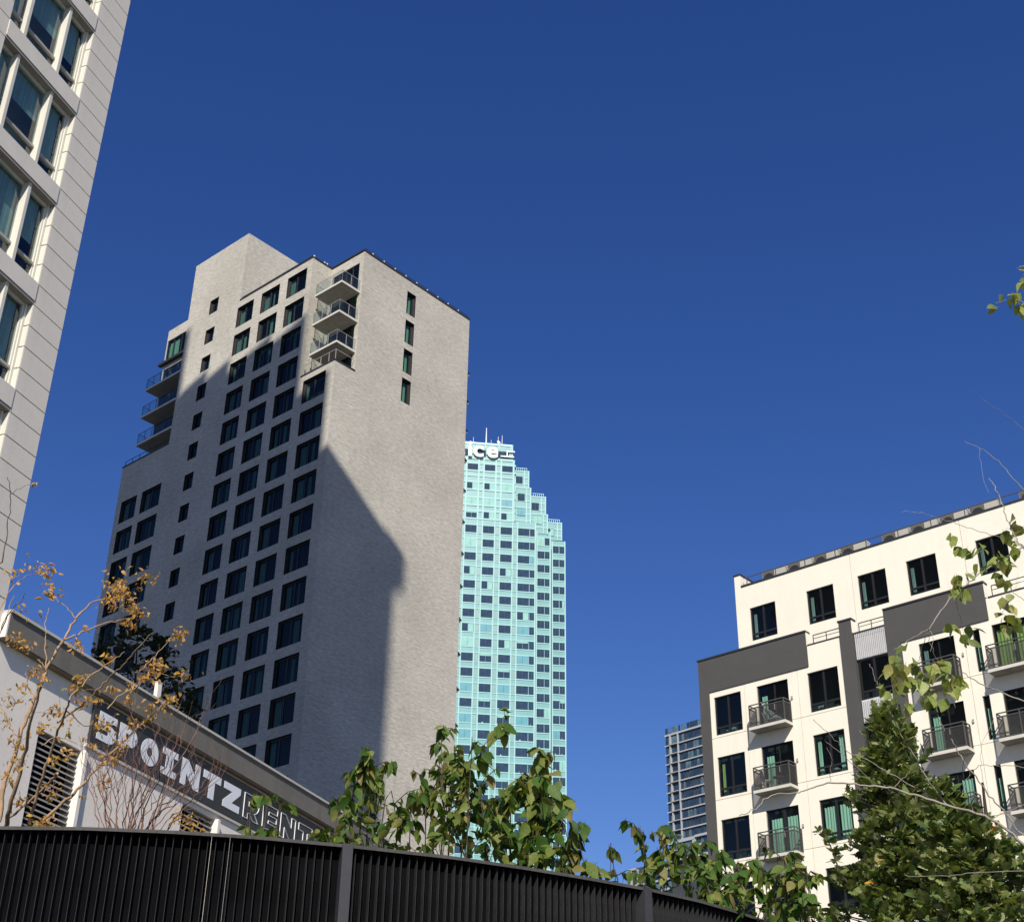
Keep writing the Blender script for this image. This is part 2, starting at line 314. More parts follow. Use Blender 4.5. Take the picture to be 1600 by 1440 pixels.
def wall_cells(mb, x0, x1, z0, z1, holes, m, dep=0.3, axis='y', c=0.0, reveal=None, edge=0.0, sgn=1):
    """sheet of wall with rectangular openings that have real reveals. axis 'y': faces -Y at y=c ; axis 'x': faces +X at x=c"""
    reveal = reveal or m
    hs = [h for h in holes if h[0] < x1 and h[1] > x0 and h[2] < z1 and h[3] > z0]
    xs = sorted({x0, x1} | {min(max(v, x0), x1) for h in hs for v in h[:2]}); zs = sorted({z0, z1} | {min(max(v, z0), z1) for h in hs for v in h[2:4]})
    def P(a, d, z): return (a, c + d, z) if axis == 'y' else (c - d, a, z)
    for i in range(len(xs) - 1):
        for j in range(len(zs) - 1):
            cx = (xs[i] + xs[i + 1]) / 2; cz = (zs[j] + zs[j + 1]) / 2
            if any(h[0] < cx < h[1] and h[2] < cz < h[3] for h in hs): continue
            mb.quad([P(xs[i], 0, zs[j]), P(xs[i + 1], 0, zs[j]), P(xs[i + 1], 0, zs[j + 1]), P(xs[i], 0, zs[j + 1])], m)
    for h in hs:
        a0, a1, b0, b1 = h[:4]
        mb.quad([P(a0, 0, b0), P(a0, 0, b1), P(a0, dep, b1), P(a0, dep, b0)], reveal)
        mb.quad([P(a1, 0, b0), P(a1, dep, b0), P(a1, dep, b1), P(a1, 0, b1)], reveal)
        mb.quad([P(a0, 0, b1), P(a1, 0, b1), P(a1, dep, b1), P(a0, dep, b1)], reveal)
        mb.quad([P(a0, 0, b0), P(a0, dep, b0), P(a1, dep, b0), P(a1, 0, b0)], reveal)
    if edge:
        for a, b, cc, d in ((x0, z0, x0, z1), (x1, z0, x1, z1), (x0, z0, x1, z0), (x0, z1, x1, z1)):
            mb.quad([P(a, 0, b), P(cc, 0, d), P(cc, edge, d), P(a, edge, b)], m)

# ------------------------------------------------------------------ windows (shared meshes)
WCACHE = {}
def win_meshes(w, h, fm, gm, fw=0.06, mull=(0.5,), tran=None, fd=0.08, mw=0.07):
    key = (round(w, 3), round(h, 3), fm, gm, fw, mull, tran, fd, mw)
    if key in WCACHE: return WCACHE[key]
    f = MB()
    f.box(0, fw, 0, fd, 0, h, fm); f.box(w - fw, w, 0, fd, 0, h, fm)
    f.box(fw, w - fw, 0, fd, 0, fw, fm); f.box(fw, w - fw, 0, fd, h - fw, h, fm)
    cuts = [fw] + [m * w for m in mull] + [w - fw]
    for m in mull: f.box(m * w - mw / 2, m * w + mw / 2, -0.004, fd - 0.004, fw, h - fw, fm)
    if tran:
        for i in range(len(cuts) - 1):
            a = cuts[i] + (mw / 2 if i else 0); b = cuts[i + 1] - (mw / 2 if i < len(cuts) - 2 else 0)
            f.box(a, b, 0.002, fd - 0.006, tran * h - mw / 2, tran * h + mw / 2, fm)
    p = MB(); p.quad([(fw * .8, fd * .5, fw * .8), (w - fw * .8, fd * .5, fw * .8), (w - fw * .8, fd * .5, h - fw * .8), (fw * .8, fd * .5, h - fw * .8)], gm)
    WCACHE[key] = (f.mesh('window'), p.mesh('pane')); return WCACHE[key]
CCACHE = {}
def curtain_mesh(w, h, m, folds=None):
    key = (round(w, 2), round(h, 2), m)
    if key in CCACHE: return CCACHE[key]
    mb = MB(); n = max(6, int(w / 0.07)); r = random.Random(int(w * 1000)); prev = None
    for i in range(n + 1):
        x = w * i / n; y = 0.035 * (1 if i % 2 else -1) * (0.5 + r.random())
        if prev is not None: mb.quad([(prev[0], prev[1], 0), (x, y, 0), (x, y, h), (prev[0], prev[1], h)], m)
        prev = (x, y)
    CCACHE[key] = mb.mesh('curtain'); return CCACHE[key]
def add_window(par, x, z, w, h, y, fm, gm, rot=None, name='window', curtains=(), **kw):
    f, p = win_meshes(w, h, fm, gm, **kw)
    o = place(name, f, par, (x, y, z) if rot is None else rot[0], None if rot is None else rot[1])
    place('pane', p, o)
    for cx, cw, cz, ch, cm in curtains:
        place('curtain', curtain_mesh(cw, ch, cm), o, (cx, 0.22, cz))
    return o

# ------------------------------------------------------------------ ground
def sheet(name, x0, x1, y0, y1, z, m):
    mb = MB(); mb.quad([(x0, y0, z), (x1, y0, z), (x1, y1, z), (x0, y1, z)], m); o = mb.build(name); o['kind'] = 'structure'; return o
sheet('ground', -3000, 3000, -3000, 3000, -0.15, 'pavement')
sheet('road', -400, 400, -16, -4, -0.146, 'asphalt')
mb = MB(); mb.box(-60, 60, -3.8, 5.2, -0.13, 0.0, 'pavement'); pv = mb.build('pavement'); pv['kind'] = 'structure'

# ------------------------------------------------------------------ the brick tower
def build_tower():
    T = thing('apartment_tower', 'tall grey brick apartment tower with dark window grid and corner balconies', 'apartment tower',
              (-14.3716, 95.0193, -0.15), radians(-41.45))
    def top(k): return 76.4 - 3.035 * k
    H = 2.14; H = 2.22
    def top(k): return 76.45 - 3.035 * k
    colsM = {'C': (-7.27, -4.76), 'B': (-10.76, -8.31), 'A': (-14.1, -11.84)}
    holesA = []; wins = []
    for k in range(0, 20):
        for n, (a, b) in colsM.items(): holesA.append((a, b, top(k) - H, top(k)))
    holesS = [(-18.52, -17.27, 79.26 - 1.6, 79.26)] + [(-18.57, -17.3, top(k) - .5 - 1.6, top(k) - .5) for k in range(0, 20)]
    holesD = [(-3.72, -.97, top(k) - H, top(k)) for k in range(4, 20)]
    holesE = [(-24.76, -21.95, top(k) - H, top(k)) for k in range(5, 20)] + [(-27.88, -25.51, top(k) - H, top(k)) for k in range(5, 20)]
    R = 0.32
    m = 'grey_brick'
    w = MB(); wall_cells(w, -21.75, -4.1, 0, 77.2, holesA + holesS, m, R, reveal='black_metal')
    w.quad([(-21.75, 0, 0), (-21.75, 0, 77.2), (-21.75, 15.5, 77.2), (-21.75, 15.5, 0)], m)
    w.quad([(-4.1, 0, 64.85), (-4.1, 2.2, 64.85), (-4.1, 2.2, 77.2), (-4.1, 0, 77.2)], m)
    w.build('wall', T)
    w = MB(); wall_cells(w, -21.75, -13.9, 77.2, 84.9, holesS[:1], m, R, reveal='black_metal')
    w.quad([(-13.9, 0, 77.2), (-13.9, 9, 77.2), (-13.9, 9, 84.9), (-13.9, 0, 84.9)], m)
    w.quad([(-21.75, 0, 77.2), (-21.75, 0, 84.9), (-21.75, 9, 84.9), (-21.75, 9, 77.2)], m)
    w.quad([(-21.75, 9, 77.2), (-21.75, 9, 84.9), (-13.9, 9, 84.9), (-13.9, 9, 77.2)], m)
    w.quad([(-21.75, 0, 84.9), (-13.9, 0, 84.9), (-13.9, 9, 84.9), (-21.75, 9, 84.9)], 'roof_gravel')
    w.build('bulkhead', T)
    # lower corner block and low left block
    w = MB(); wall_cells(w, -4.1, 0, 0, 64.85, holesD, m, R, reveal='black_metal')
    w.quad([(-4.1, 0, 64.85), (0, 0, 64.85), (0, 2.2, 64.85), (-4.1, 2.2, 64.85)], 'roof_gravel')
    w.build('corner_wall', T)
    w = MB(); wall_cells(w, -28.65, -21.75, 0, 65.1, holesE, m, R, reveal='black_metal')
    w.quad([(-28.65, 0, 0), (-28.65, 0, 65.1), (-28.65, 12, 65.1), (-28.65, 12, 0)], m)
    w.quad([(-28.65, 0, 65.1), (-21.75, 0, 65.1), (-21.75, 1.5, 65.1), (-28.65, 1.5, 65.1)], 'roof_gravel')
    w.quad([(-28.65, 12, 0), (-28.65, 12, 65.1), (-21.75, 12, 65.1), (-21.75, 12, 0)], m)
    w.quad([(-28.65, 1.5, 65.1), (-27.07, 1.5, 65.1), (-27.07, 12, 65.1), (-28.65, 12, 65.1)], 'roof_gravel')
    w.build('low_wall', T)
    # right flank
    rs = [75.95, 72.92, 69.92, 66.95]
    holesR = [(7.5, 8.56, t - 2.36, t) for t in rs]
    w = MB(); wall_cells(w, 0, 2.2, 0, 64.85, [], m, R, 'x', 0.0)
    wall_cells(w, 2.2, 15.5, 0, 77.15, holesR, m, R, 'x', 0.0, 'black_metal')
    w.quad([(0, 15.5, 0), (-21.75, 15.5, 0), (-21.75, 15.5, 77.15), (0, 15.5, 77.15)], m)
    w.build('flank_wall', T)
    # notch back wall with glazing
    gl = [(-3.9, -0.5, z0, z0 + 3.0) for z0 in (73.15, 70.12, 67.08)] + [(-3.9, -0.5, 64.95, 66.75)]
    gl[0] = (-3.9, -0.5, 73.15, 76.15)
    w = MB(); wall_cells(w, -4.1, 0, 64.85, 77.15, gl, m, 0.12, 'y', 2.2)
    w.build('notch_wall', T)
    # left notch back mass
    gl2 = [(-26.95, -22.0, 76.75, 79.25), (-26.95, -22.0, 73.2, 75.9), (-26.95, -22.0, 70.2, 72.85), (-26.95, -22.0, 67.2, 69.85)]
    w = MB(); wall_cells(w, -27.07, -21.75, 65.1, 80.5, gl2, m, 0.12, 'y', 1.5)
    w.quad([(-27.07, 1.5, 65.1), (-27.07, 1.5, 80.5), (-27.07, 9, 80.5), (-27.07, 9, 65.1)], m)
    w.quad([(-27.07, 1.5, 80.5), (-21.75, 1.5, 80.5), (-21.75, 9, 80.5), (-27.07, 9, 80.5)], 'roof_gravel')
    w.box(-27.45, -21.76, 1.1, 1.5, 76.35, 76.6, 'dark_cap')
    w.build('notch_wall', T)
    # roof, dark coping and the little lamps along it
    w = MB(); w.quad([(-21.75, 0, 76.9), (-4.1, 0, 76.9), (-4.1, 15.5, 76.9), (-21.75, 15.5, 76.9)], 'roof_gravel')
    w.quad([(-4.1, 2.2, 76.9), (0, 2.2, 76.9), (0, 15.5, 76.9), (-4.1, 15.5, 76.9)], 'roof_gravel'); w.build('roof', T)
    c = 'dark_cap'
    for bx in ((-13.9, -4.05, -0.06, 0.2, 77.2, 77.32), (-4.25, -4.03, 0.2, 2.1, 77.2, 77.32), (-4.25, 0.06, 2.1, 2.4, 77.2, 77.32), (-0.2, 0.06, 2.4, 15.56, 77.15, 77.32),
               (-4.1, 0.05, -0.05, 0.15, 64.85, 64.97), (-0.15, 0.05, 0.15, 2.2, 64.85, 64.97), (-28.7, -21.76, -0.05, 0.15, 65.1, 65.22)):
        MB().box(*bx, c).build('coping', T)
    lm = MB().box(-0.05, 0.05, -0.05, 0.05, 0, 0.16, 'bracket_white').mesh('roof_lamp')
    for y in [3.2 + 1.35 * i for i in range(9)]: place('roof_lamp', lm, T, (-0.05, y, 77.32))
    for y in (0.1, 1.3, 1.6): place('roof_lamp', lm, T, (-4.12, y, 77.32))
    w = MB(); w.box(-9.0, -7.0, 6, 9, 76.95, 81.9, 'coping'); w.build('roof_hut', T)
    # thin parapet guard rail seen along the roof edge
    w = MB()
    for a, b in (((-13.8, .1, 77.55), (-4.15, .1, 77.55)), ((-0.08, 2.3, 77.55), (-0.08, 15.4, 77.55))): w.bar(a, b, 0.03, 'black_metal')
    w.build('roof_rail', T)
    # core inside
    w = MB(); w.box(-21.2, -0.6, 3.2, 14.8, 0.2, 76.6, 'interior'); w.box(-21.2, -4.6, 0.95, 3.2, 0.2, 76.6, 'interior'); w.box(-4.6, -0.75, 0.95, 3.2, 0.2, 64.5, 'interior')
    w.box(-28.3, -21.3, 0.95, 11.5, 0.2, 64.8, 'interior'); w.box(-26.9, -21.5, 2.6, 8.8, 64.9, 80.2, 'interior'); w.box(-21.2, -14.3, 0.95, 8.6, 76.9, 84.5, 'interior')
    w.build('interior', T)
    rr = random.Random(3)
    def curt(wd, k):
        r = rr.random(); cs = []
        if r < .75: cs.append((0.12, wd * rr.uniform(.12, .28), 0.05, 2.0, 'curtain_tower'))
        if r > .35: cs.append((wd * rr.uniform(.42, .55), wd * rr.uniform(.08, .2), 0.05, 2.0, 'curtain_tower'))
        return [(round(a, 1), max(.2, round(b, 1)), c_, d, e) for a, b, c_, d, e in cs]
    for hs, wmull in ((holesA, (.42,)), (holesD, (.45,)), (holesE, (.45,))):
        for a, b, z0, z1 in hs:
            if z0 < 12: continue
            add_window(T, a, z0, b - a, z1 - z0, R - 0.1, 'black_metal', 'glass_tower', mull=wmull, fw=0.12, mw=0.09, curtains=curt(b - a, 0))
    for a, b, z0, z1 in holesS:
        if z0 < 12: continue
        add_window(T, a, z0, b - a, z1 - z0, R - 0.1, 'black_metal', 'glass_tower', mull=(), fw=0.12, curtains=[(0.55, .3, .1, 1.3, 'curtain_tower')])
    for a, b, z0, z1 in holesR:
        add_window(T, 0, 0, b - a, z1 - z0, 0, 'black_metal', 'glass_tower', rot=((-R + 0.1, a, z0), (0, 0, pi / 2)), mull=(), fw=0.12, curtains=[(0.5, .3, .1, 2.1, 'curtain_green')])
    for a, b, z0, z1 in gl:
        add_window(T, a, z0, b - a, z1 - z0, 2.2 + 0.05, 'black_metal', 'glass_tower', mull=(.25, .5, .75), fw=0.07, mw=0.06, curtains=[(1.4, .5, .1, 1.6, 'curtain_tower')])
    for i, (a, b, z0, z1) in enumerate(gl2):
        add_window(T, a, z0, b - a, z1 - z0, 1.5 + 0.05, 'black_metal', 'glass_tower', mull=(.2, .45, .7), fw=0.07, mw=0.06, curtains=[(.2, 1.4, .1, 2.2, 'curtain_green')] if i == 0 else [])
    # corner glass of the top left box
    w = MB(); w.quad([(-27.09, 1.55, 76.8), (-27.09, 1.55, 79.2), (-27.09, 3.6, 79.2), (-27.09, 3.6, 76.8)], 'glass_tower'); w.build('side_pane', T)
    # balconies
    def balcony(x0, x1, y0, y1, z, side):
        b = MB(); b.box(x0, x1, y0, y1, z, z + 0.2, 'slab_concrete')
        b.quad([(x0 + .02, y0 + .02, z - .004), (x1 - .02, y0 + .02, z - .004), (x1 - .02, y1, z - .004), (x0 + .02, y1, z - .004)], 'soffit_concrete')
        o = b.build('balcony', T)
        g = MB(); t = z + 0.2
        runs = [((x0 + .06, y0 + .06), (x1 - .06, y0 + .06))]
        runs.append(((x1 - .06, y0 + .06), (x1 - .06, y1)) if side == 'R' else ((x0 + .06, y0 + .06), (x0 + .06, y1)))
        if side == 'R': runs.append(((x0 + .06, y0 + .06), (x0 + .06, y1)))
        p = MB()
        for (ax, ay), (bx, by) in runs:
            n = max(1, round(math.hypot(bx - ax, by - ay) / 1.1))
            for i in range(n + 1):
                x = ax + (bx - ax) * i / n; y = ay + (by - ay) * i / n
                g.bar((x, y, t), (x, y, t + 1.08), 0.032, 'vent_grey' if side == 'R' else 'black_metal')
            g.bar((ax, ay, t + 1.09), (bx, by, t + 1.09), 0.035, 'vent_grey' if side == 'R' else 'black_metal')
            p.quad([(ax, ay, t + .06), (bx, by, t + .06), (bx, by, t + 1.02), (ax, ay, t + 1.02)], 'glass_rail')
        g.build('railing', o); p.build('glass_panel', o)
    for z in (72.78, 69.76, 66.74): balcony(-3.5, -0.16, 0.12, 2.19, z, 'R')
    for z in (72.86, 69.86, 66.86): balcony(-27.1, -21.77, 0.0, 1.49, z, 'L')
    # roof terrace rails over the low blocks
    w = MB()
    for x in (-3.9, -2.9, -1.9, -.9, -.1): w.bar((x, .12, 64.97), (x, .12, 66.0), 0.04, 'vent_grey')
    w.bar((-3.9, .12, 66.0), (-.1, .12, 66.0), 0.04, 'vent_grey'); w.bar((-.1, .12, 66.0), (-.1, 2.1, 66.0), 0.04, 'vent_grey')
    for x in (-28.5, -27.4, -26.3, -25.2, -24.1): w.bar((x, .1, 65.2), (x, .1, 65.75), 0.04, 'black_metal')
    w.bar((-28.5, .1, 65.75), (-22, .1, 65.75), 0.04, 'black_metal'); w.build('terrace_rail', T)
    # balcony tips on the far side that stick out past the flank
    for k in range(0, 14):
        z = 72.0 - 3.02 * k
        b = MB(); b.box(-3.5, -0.75, 15.52, 16.6, z, z + .2, 'dark_cap'); b.box(-0.9, -0.78, 16.3, 16.55, z - .1, z + .22, 'bracket_white')
        b.quad([(-.8, 15.52, z + .2), (-.8, 16.55, z + .2), (-.8, 15.52, z + 1.0)], 'dark_cap')
        o = b.build('rear_balcony', T)
build_tower()

# ------------------------------------------------------------------ white building at the right
def build_white():
    W = thing('apartment_block', 'cream and dark grey stuccoed apartment block with small wire-mesh balconies', 'apartment block', (9.7477, 68.308, -0.15), radians(-41.45))
    S = 1.15; PT = 3.0935
    def q(x): return x * S
    def zz(z): return (z - 1.6) * S + 1.6 + 0.15
    R = 0.20
    cream, grey = 'cream_stucco', 'grey_stucco'
    zt = zz(23.34); wh = q(1.72)
    xA = (q(.70), q(2.08)); xC = (q(5.37), q(6.80)); xdoor = (q(2.90), q(4.42)); xD = (q(7.74), q(9.10)); xE = (q(10.45), q(11.94)); xN = (q(12.70), q(12.99)); xF = (q(13.5), q(15.0)); xG = (q(16.2), q(17.6))
    door_h = zz(23.34) - zz(21.42)
    holes = []; wl = []
    for k in range(8):
        t = zt - PT * k
        for a, kind in ((xA, 'w'), (xC, 'w'), (xD, 'w'), (xG, 'w'), (xN, 'n')): wl.append((a[0], a[1], t - wh, t, kind, k))
        for a, kind in ((xdoor, 'd'), (xE, 'd'), (xF, 'd')): wl.append((a[0], a[1], t - door_h, t, kind, k))
    holes = [h[:4] for h in wl]
    zband = zz(23.62); ztop = zz(25.16); zcr = 27.99 + .15
    E = 0.03
    G = 0.012
    # cream panels between joints
    xj = [q(.5), q(2.28), q(4.9), q(7.08)]; xj2 = [q(9.73), q(12.35), q(15.3), q(18.5)]
    zj = [zband] + [24.50 + .15 - PT * k for k in range(8)]
    zj.append(0.02)
    for xs in (xj, xj2):
        for i in range(len(xs) - 1):
            for j in range(len(zj) - 1):
                w = MB(); a, b = xs[i] + (G if i else 0), xs[i + 1] - (G if i < len(xs) - 2 else 0)
                wall_cells(w, a, b, zj[j + 1] + G, zj[j] - G * (1 if j else 0), holes, cream, R, 'y', 0.0, edge=0.05)
                w.build('wall_panel', W)
    # above the band: short cream parapet between band and pilaster, and the right hand one
    w = MB(); wall_cells(w, q(5.49), q(7.08), zband + .001, zcr, [], cream, R, 'y', 0.0, edge=0.3); w.quad([(q(5.49), 0, zcr), (q(7.08), 0, zcr), (q(7.08), .3, zcr), (q(5.49), .3, zcr)], cream)
    w.build('parapet', W)
    w = MB(); wall_cells(w, q(13.45), q(18.5), zband + .001, zz(24.47), [], cream, R, 'y', 0.0, edge=0.3)
    w.quad([(q(13.45), 0, zz(24.47)), (q(18.5), 0, zz(24.47)), (q(18.5), .3, zz(24.47)), (q(13.45), .3, zz(24.47))], cream); w.build('parapet', W)
    # joint backing
    w = MB(); 
    for xs in (xj, xj2):
        hs = holes
        wall_cells(w, xs[0] + .001, xs[-1] - .001, 0.05, zband - .002, [(h[0] - .01, h[1] + .01, h[2] - .01, h[3] + .01) for h in hs], 'stucco_joint', 0.001, 'y', 0.045)
    w.build('backing_wall', W)
    # dark grey L band (proud 6 cm), left end
    P0 = -0.06
    w = MB(); w.box(0, q(5.49), P0, 0.3, zband, ztop, grey); w.box(0, q(.5), P0, 0.0, 0, zband - .004, grey)
    w.box(q(5.49) + .002, q(5.49) + .02, P0 + .02, 0.3, zcr, ztop - .01, cream); w.build('dark_band', W)
    for bx in ((-0.04, q(5.49) + .03, P0 - .04, 0.34, ztop, ztop + .09), (q(5.49) + .035, q(7.05), -.03, 0.33, zcr, zcr + .05), (q(13.5) + .06, q(18.5), -.03, 0.33, zz(24.47), zz(24.47) + .06),
               (q(9.12), q(13.49), P0 - .04, 0.34, ztop - .03, ztop + .06), (q(7.06), q(7.72), P0 - .10, .3, ztop - .03, ztop + .05)):
        MB().box(*bx, 'dark_cap').build('coping', W)
    # pilaster
    w = MB(); w.box(q(7.10), q(7.68), P0 - .06, 0.3, 0, ztop - .03, grey); w.box(q(7.68), q(7.68) + .012, P0 - .05, .3, zz(24.55), ztop - .04, cream); w.build('pilaster', W)
    # second dark band
    w = MB(); w.box(q(9.12), q(13.45), P0, 0.3, zz(23.59), ztop - .03, grey); w.box(q(9.12), q(9.71), P0, 0.02, 0, zz(23.59) - .004, grey)
    w.box(q(13.45) + .002, q(13.45) + .02, P0 + .02, 0.3, zz(24.47) + .06, ztop - .04, cream)
    w.build('dark_band', W)
    # window bay with corrugated panels between pilaster and band
    w = MB(); a, b = q(7.70), q(9.11)
    for k in range(8):
        z1 = (zz(24.50) if k == 0 else zt - PT * (k - 1) - wh - .0); z0 = zt - PT * k + .02
        n = int((b - a) / 0.095); 
        c = MB(); c.box(a, b, .06, .12, z0, z1, 'corrugated')
        for i in range(n):
            x = a + (i + .5) * (b - a) / n; c.box(x - .024, x + .024, -0.01, .06, z0 + .01, z1 - .01, 'corrugated')
        c.build('corrugated_panel', W)
    w.box(a, b, -.03, .2, zz(24.50), zz(24.50) + .06, 'dark_cap'); w.build('panel_cap', W)
    # left flank, rear, roof and core
    w = MB(); w.quad([(0, 0, 0), (0, 0, ztop), (0, 14, ztop), (0, 14, 0)], grey); w.quad([(q(18.5), 0, 0), (q(18.5), 14, 0), (q(18.5), 14, ztop), (q(18.5), 0, ztop)], cream)
    w.quad([(0, 14, 0), (0, 14, ztop), (q(18.5), 14, ztop), (q(18.5), 14, 0)], cream); w.build('flank_wall', W)
    w = MB(); w.quad([(0, .0, 27.9), (q(18.5), .0, 27.9), (q(18.5), 14, 27.9), (0, 14, 27.9)], 'roof_gravel'); w.build('terrace', W)
    w = MB(); w.box(.3, q(18.2), 1.2, 13.6, .1, 27.7, 'interior'); w.build('interior', W)
    # upper storey, set back
    Y = 1.5; UX0 = 1.56
    uw = [(2.36, 3.9), (5.73, 7.27), (8.63, 10.16), (11.26, 12.81), (14.82, 16.33), (19.2, 20.7)]
    uh = [(a, b, 29.74 + .15, 31.57 + .15) for a, b in uw]
    ZR = 32.89 + .15
    js = [UX0, 8.33, 14.2, 21.3]
    for i in range(3):
        w = MB(); wall_cells(w, js[i] + (G if i else 0), js[i + 1] - (G if i < 2 else 0), 27.9, ZR, uh, cream, R, 'y', Y, edge=.05); w.build('upper_wall', W)
    w = MB(); w.box(UX0, UX0 + .36, Y + .002, 12, ZR, ZR + .72, cream); w.quad([(UX0, Y, 27.9), (UX0, Y, ZR), (UX0, 12, ZR), (UX0, 12, 27.9)], cream)
    w.quad([(21.3, Y, 27.9), (21.3, 12, 27.9), (21.3, 12, ZR), (21.3, Y, ZR)], cream); w.quad([(UX0, 12, 27.9), (UX0, 12, ZR), (21.3, 12, ZR), (21.3, 12, 27.9)], cream)
    w.quad([(UX0, Y, ZR - .1), (21.3, Y, ZR - .1), (21.3, 12, ZR - .1), (UX0, 12, ZR - .1)], 'roof_gravel'); w.build('upper_side', W)
    w = MB(); w.box(UX0 - .04, UX0 + .4, Y - .04, 12, ZR + .72, ZR + .79, 'dark_cap'); w.box(UX0 + .4, 21.34, Y - .05, Y + .25, ZR + .0, ZR + .08, 'dark_cap'); w.build('upper_coping', W)
    w = MB(); w.box(UX0 + .4, 20.9, Y + 1.2, 11.6, 28, ZR - .3, 'interior'); w.build('upper_interior', W)
    # sloping wing wall at right terrace
    w = MB(); w.quad([(16.6, .4, 28.0), (16.6, Y, 28.0), (16.6, Y, 29.6)], 'precast'); w.quad([(16.62, .4, 28.0), (16.62, Y, 29.6), (16.62, Y, 28.0)], 'precast'); w.build('wing_wall', W)
    # roof rail
    w = MB()
    for i in range(12):
        x = UX0 + .7 + i * 1.75; w.bar((x, Y + .12, ZR + .08), (x, Y + .12, ZR + .52), .035, 'rail_grey')
    w.bar((UX0 + .5, Y + .12, ZR + .53), (21.3, Y + .12, ZR + .53), .04, 'rail_grey'); w.build('roof_rail', W)
    # terrace rails
    def rail(x0, x1, y, z, h, step, screen=None):
        g = MB(); n = max(1, round((x1 - x0) / step))
        for i in range(n + 1): x = x0 + (x1 - x0) * i / n; g.bar((x, y, z), (x, y, z + h), .035, 'rail_grey')
        g.bar((x0, y, z + h), (x1, y, z + h), .04, 'rail_grey'); g.bar((x0, y, z + h * .62), (x1, y, z + h * .62), .025, 'rail_grey')
        g.build('terrace_rail', W)
    rail(q(5.75), q(7.0), .15, zcr + .05, .47, .85); rail(q(7.9), q(9.05), .15, zz(24.5) + .06, .48, .7); rail(q(13.7), q(18.3), .15, zz(24.47) + .06, .55, .9)
    # windows
    rr = random.Random(11)
    CG = 'curtain_green'
    for a, b, z0, z1, kind, k in wl:
        if z0 < 3: continue
        cs = []; w_ = b - a; h_ = z1 - z0
        if kind == 'w':
            if a == xC[0] and k == 2: cs = [(.1, w_ * .36, .05, h_ - .35, CG), (w_ * .55, w_ * .38, .05, h_ - .35, CG)]
            elif a == xC[0] and k == 1: cs = [(.08, .2, .05, h_ - .3, CG), (w_ * .74, .35, .05, h_ - .2, CG)]
            elif a == xA[0] and k == 1: cs = [(.1, .16, .3, h_ - .6, 'curtain_olive')]
            elif a == xG[0]: cs = [(.1, .5, .05, h_ - .2, 'curtain_grey')]
            add_window(W, a, z0, w_, h_, R - .12, 'frame_black', 'glass_dark', mull=(.5,), fw=.07, mw=.10, tran=.2, curtains=cs)
            if k < 3 and a in (xA[0], xC[0]):
                s = MB()
                for i in range(3):
                    x = a + .2 + rr.random() * (w_ - .5); s.box(x, x + rr.uniform(.15, .3), .35, .45, z0 + .1, z0 + rr.uniform(.2, .38), 'curtain_grey')
                s.build('sill_clutter', W)
        elif kind == 'n':
            add_window(W, a, z0, w_, h_, R - .12, 'frame_black', 'glass_dark', mull=(), fw=.05, tran=.2, curtains=[(.05, .2, .1, h_ * .7, CG)])
        else:
            if a == xdoor[0]:
                cs = {0: [(.12, .3, .02, h_ - .5, CG)], 1: [(.12, .42, .02, h_ - .45, CG)], 2: [(.12, w_ * .34, .02, h_ - .4, CG), (w_ * .56, w_ * .36, .02, h_ - .4, CG)]}.get(k, [])
            elif a == xE[0]: cs = {0: [(.1, .22, .02, h_ - .3, 'curtain_grey')], 1: [(.1, .35, .02, h_ - .4, CG)], 2: [(.1, .5, .02, h_ - .3, CG), (w_ * .6, .5, .02, h_ - .3, CG)]}.get(k, [])
            else: cs = {0: [(.1, w_ * .38, .02, h_ - .2, 'curtain_olive'), (w_ * .56, w_ * .4, .02, h_ - .2, 'curtain_olive')], 2: [(.6, .7, .02, h_ - .3, 'curtain_amber')]}.get(k, [])
            add_window(W, a, z0, w_, h_, R - .12, 'frame_black', 'glass_dark', name='balcony_door', mull=(.54,), fw=.06, mw=.14 if (a == xdoor[0] and k == 2) else .05, curtains=cs)
            MB().box(a + w_ * .5, a + w_ * .5 + .03, R - .17, R - .125, z0 + .85, z0 + 1.15, 'vent_grey').build('door_handle', W)
    for a, b, z0, z1 in uh:
        add_window(W, a, z0, b - a, z1 - z0, Y + R - .12, 'frame_black', 'glass_dark', mull=(.5,), fw=.07, mw=.10, tran=.2, curtains=[(.08, .18, .05, 1.5, 'curtain_grey')])
    # balconies
    def balc(x0, x1, k, dep=.72):
        z = 24.20 + .15 - PT * k
        b = MB(); b.box(x0, x1, -dep, 0, z, z + .14, 'slab_concrete')
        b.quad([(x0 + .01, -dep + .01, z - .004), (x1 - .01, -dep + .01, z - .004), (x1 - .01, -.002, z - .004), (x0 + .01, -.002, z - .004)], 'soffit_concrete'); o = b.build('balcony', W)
        g = MB(); t = z + .14; h = 1.1; A, B_, D = x0 + .05, x1 - .05, -dep + .05
        for p in ((A, D), (A + (B_ - A) * .5, D), (B_, D), (A, -.03), (B_, -.03)): g.bar((p[0], p[1], t), (p[0], p[1], t + h), .045, 'rail_grey')
        for zt_ in (t + h, t + h - .16):
            g.bar((A, D, zt_), (B_, D, zt_), .045, 'rail_grey'); g.bar((A, D, zt_), (A, -.03, zt_), .045, 'rail_grey'); g.bar((B_, D, zt_), (B_, -.03, zt_), .045, 'rail_grey')
        g.bar((A, D, t + .05), (B_, D, t + .05), .03, 'rail_grey'); g.build('railing', o)
        s = MB()
        for (ax, ay), (bx, by) in (((A, D), (B_, D)), ((A, D), (A, -.03)), ((B_, D), (B_, -.03))):
            s.quad([(ax, ay, t + .06), (bx, by, t + .06), (bx, by, t + h - .17), (ax, ay, t + h - .17)], 'wire_screen')
        s.build('mesh_screen', o)
        return o, t
    bs = {}
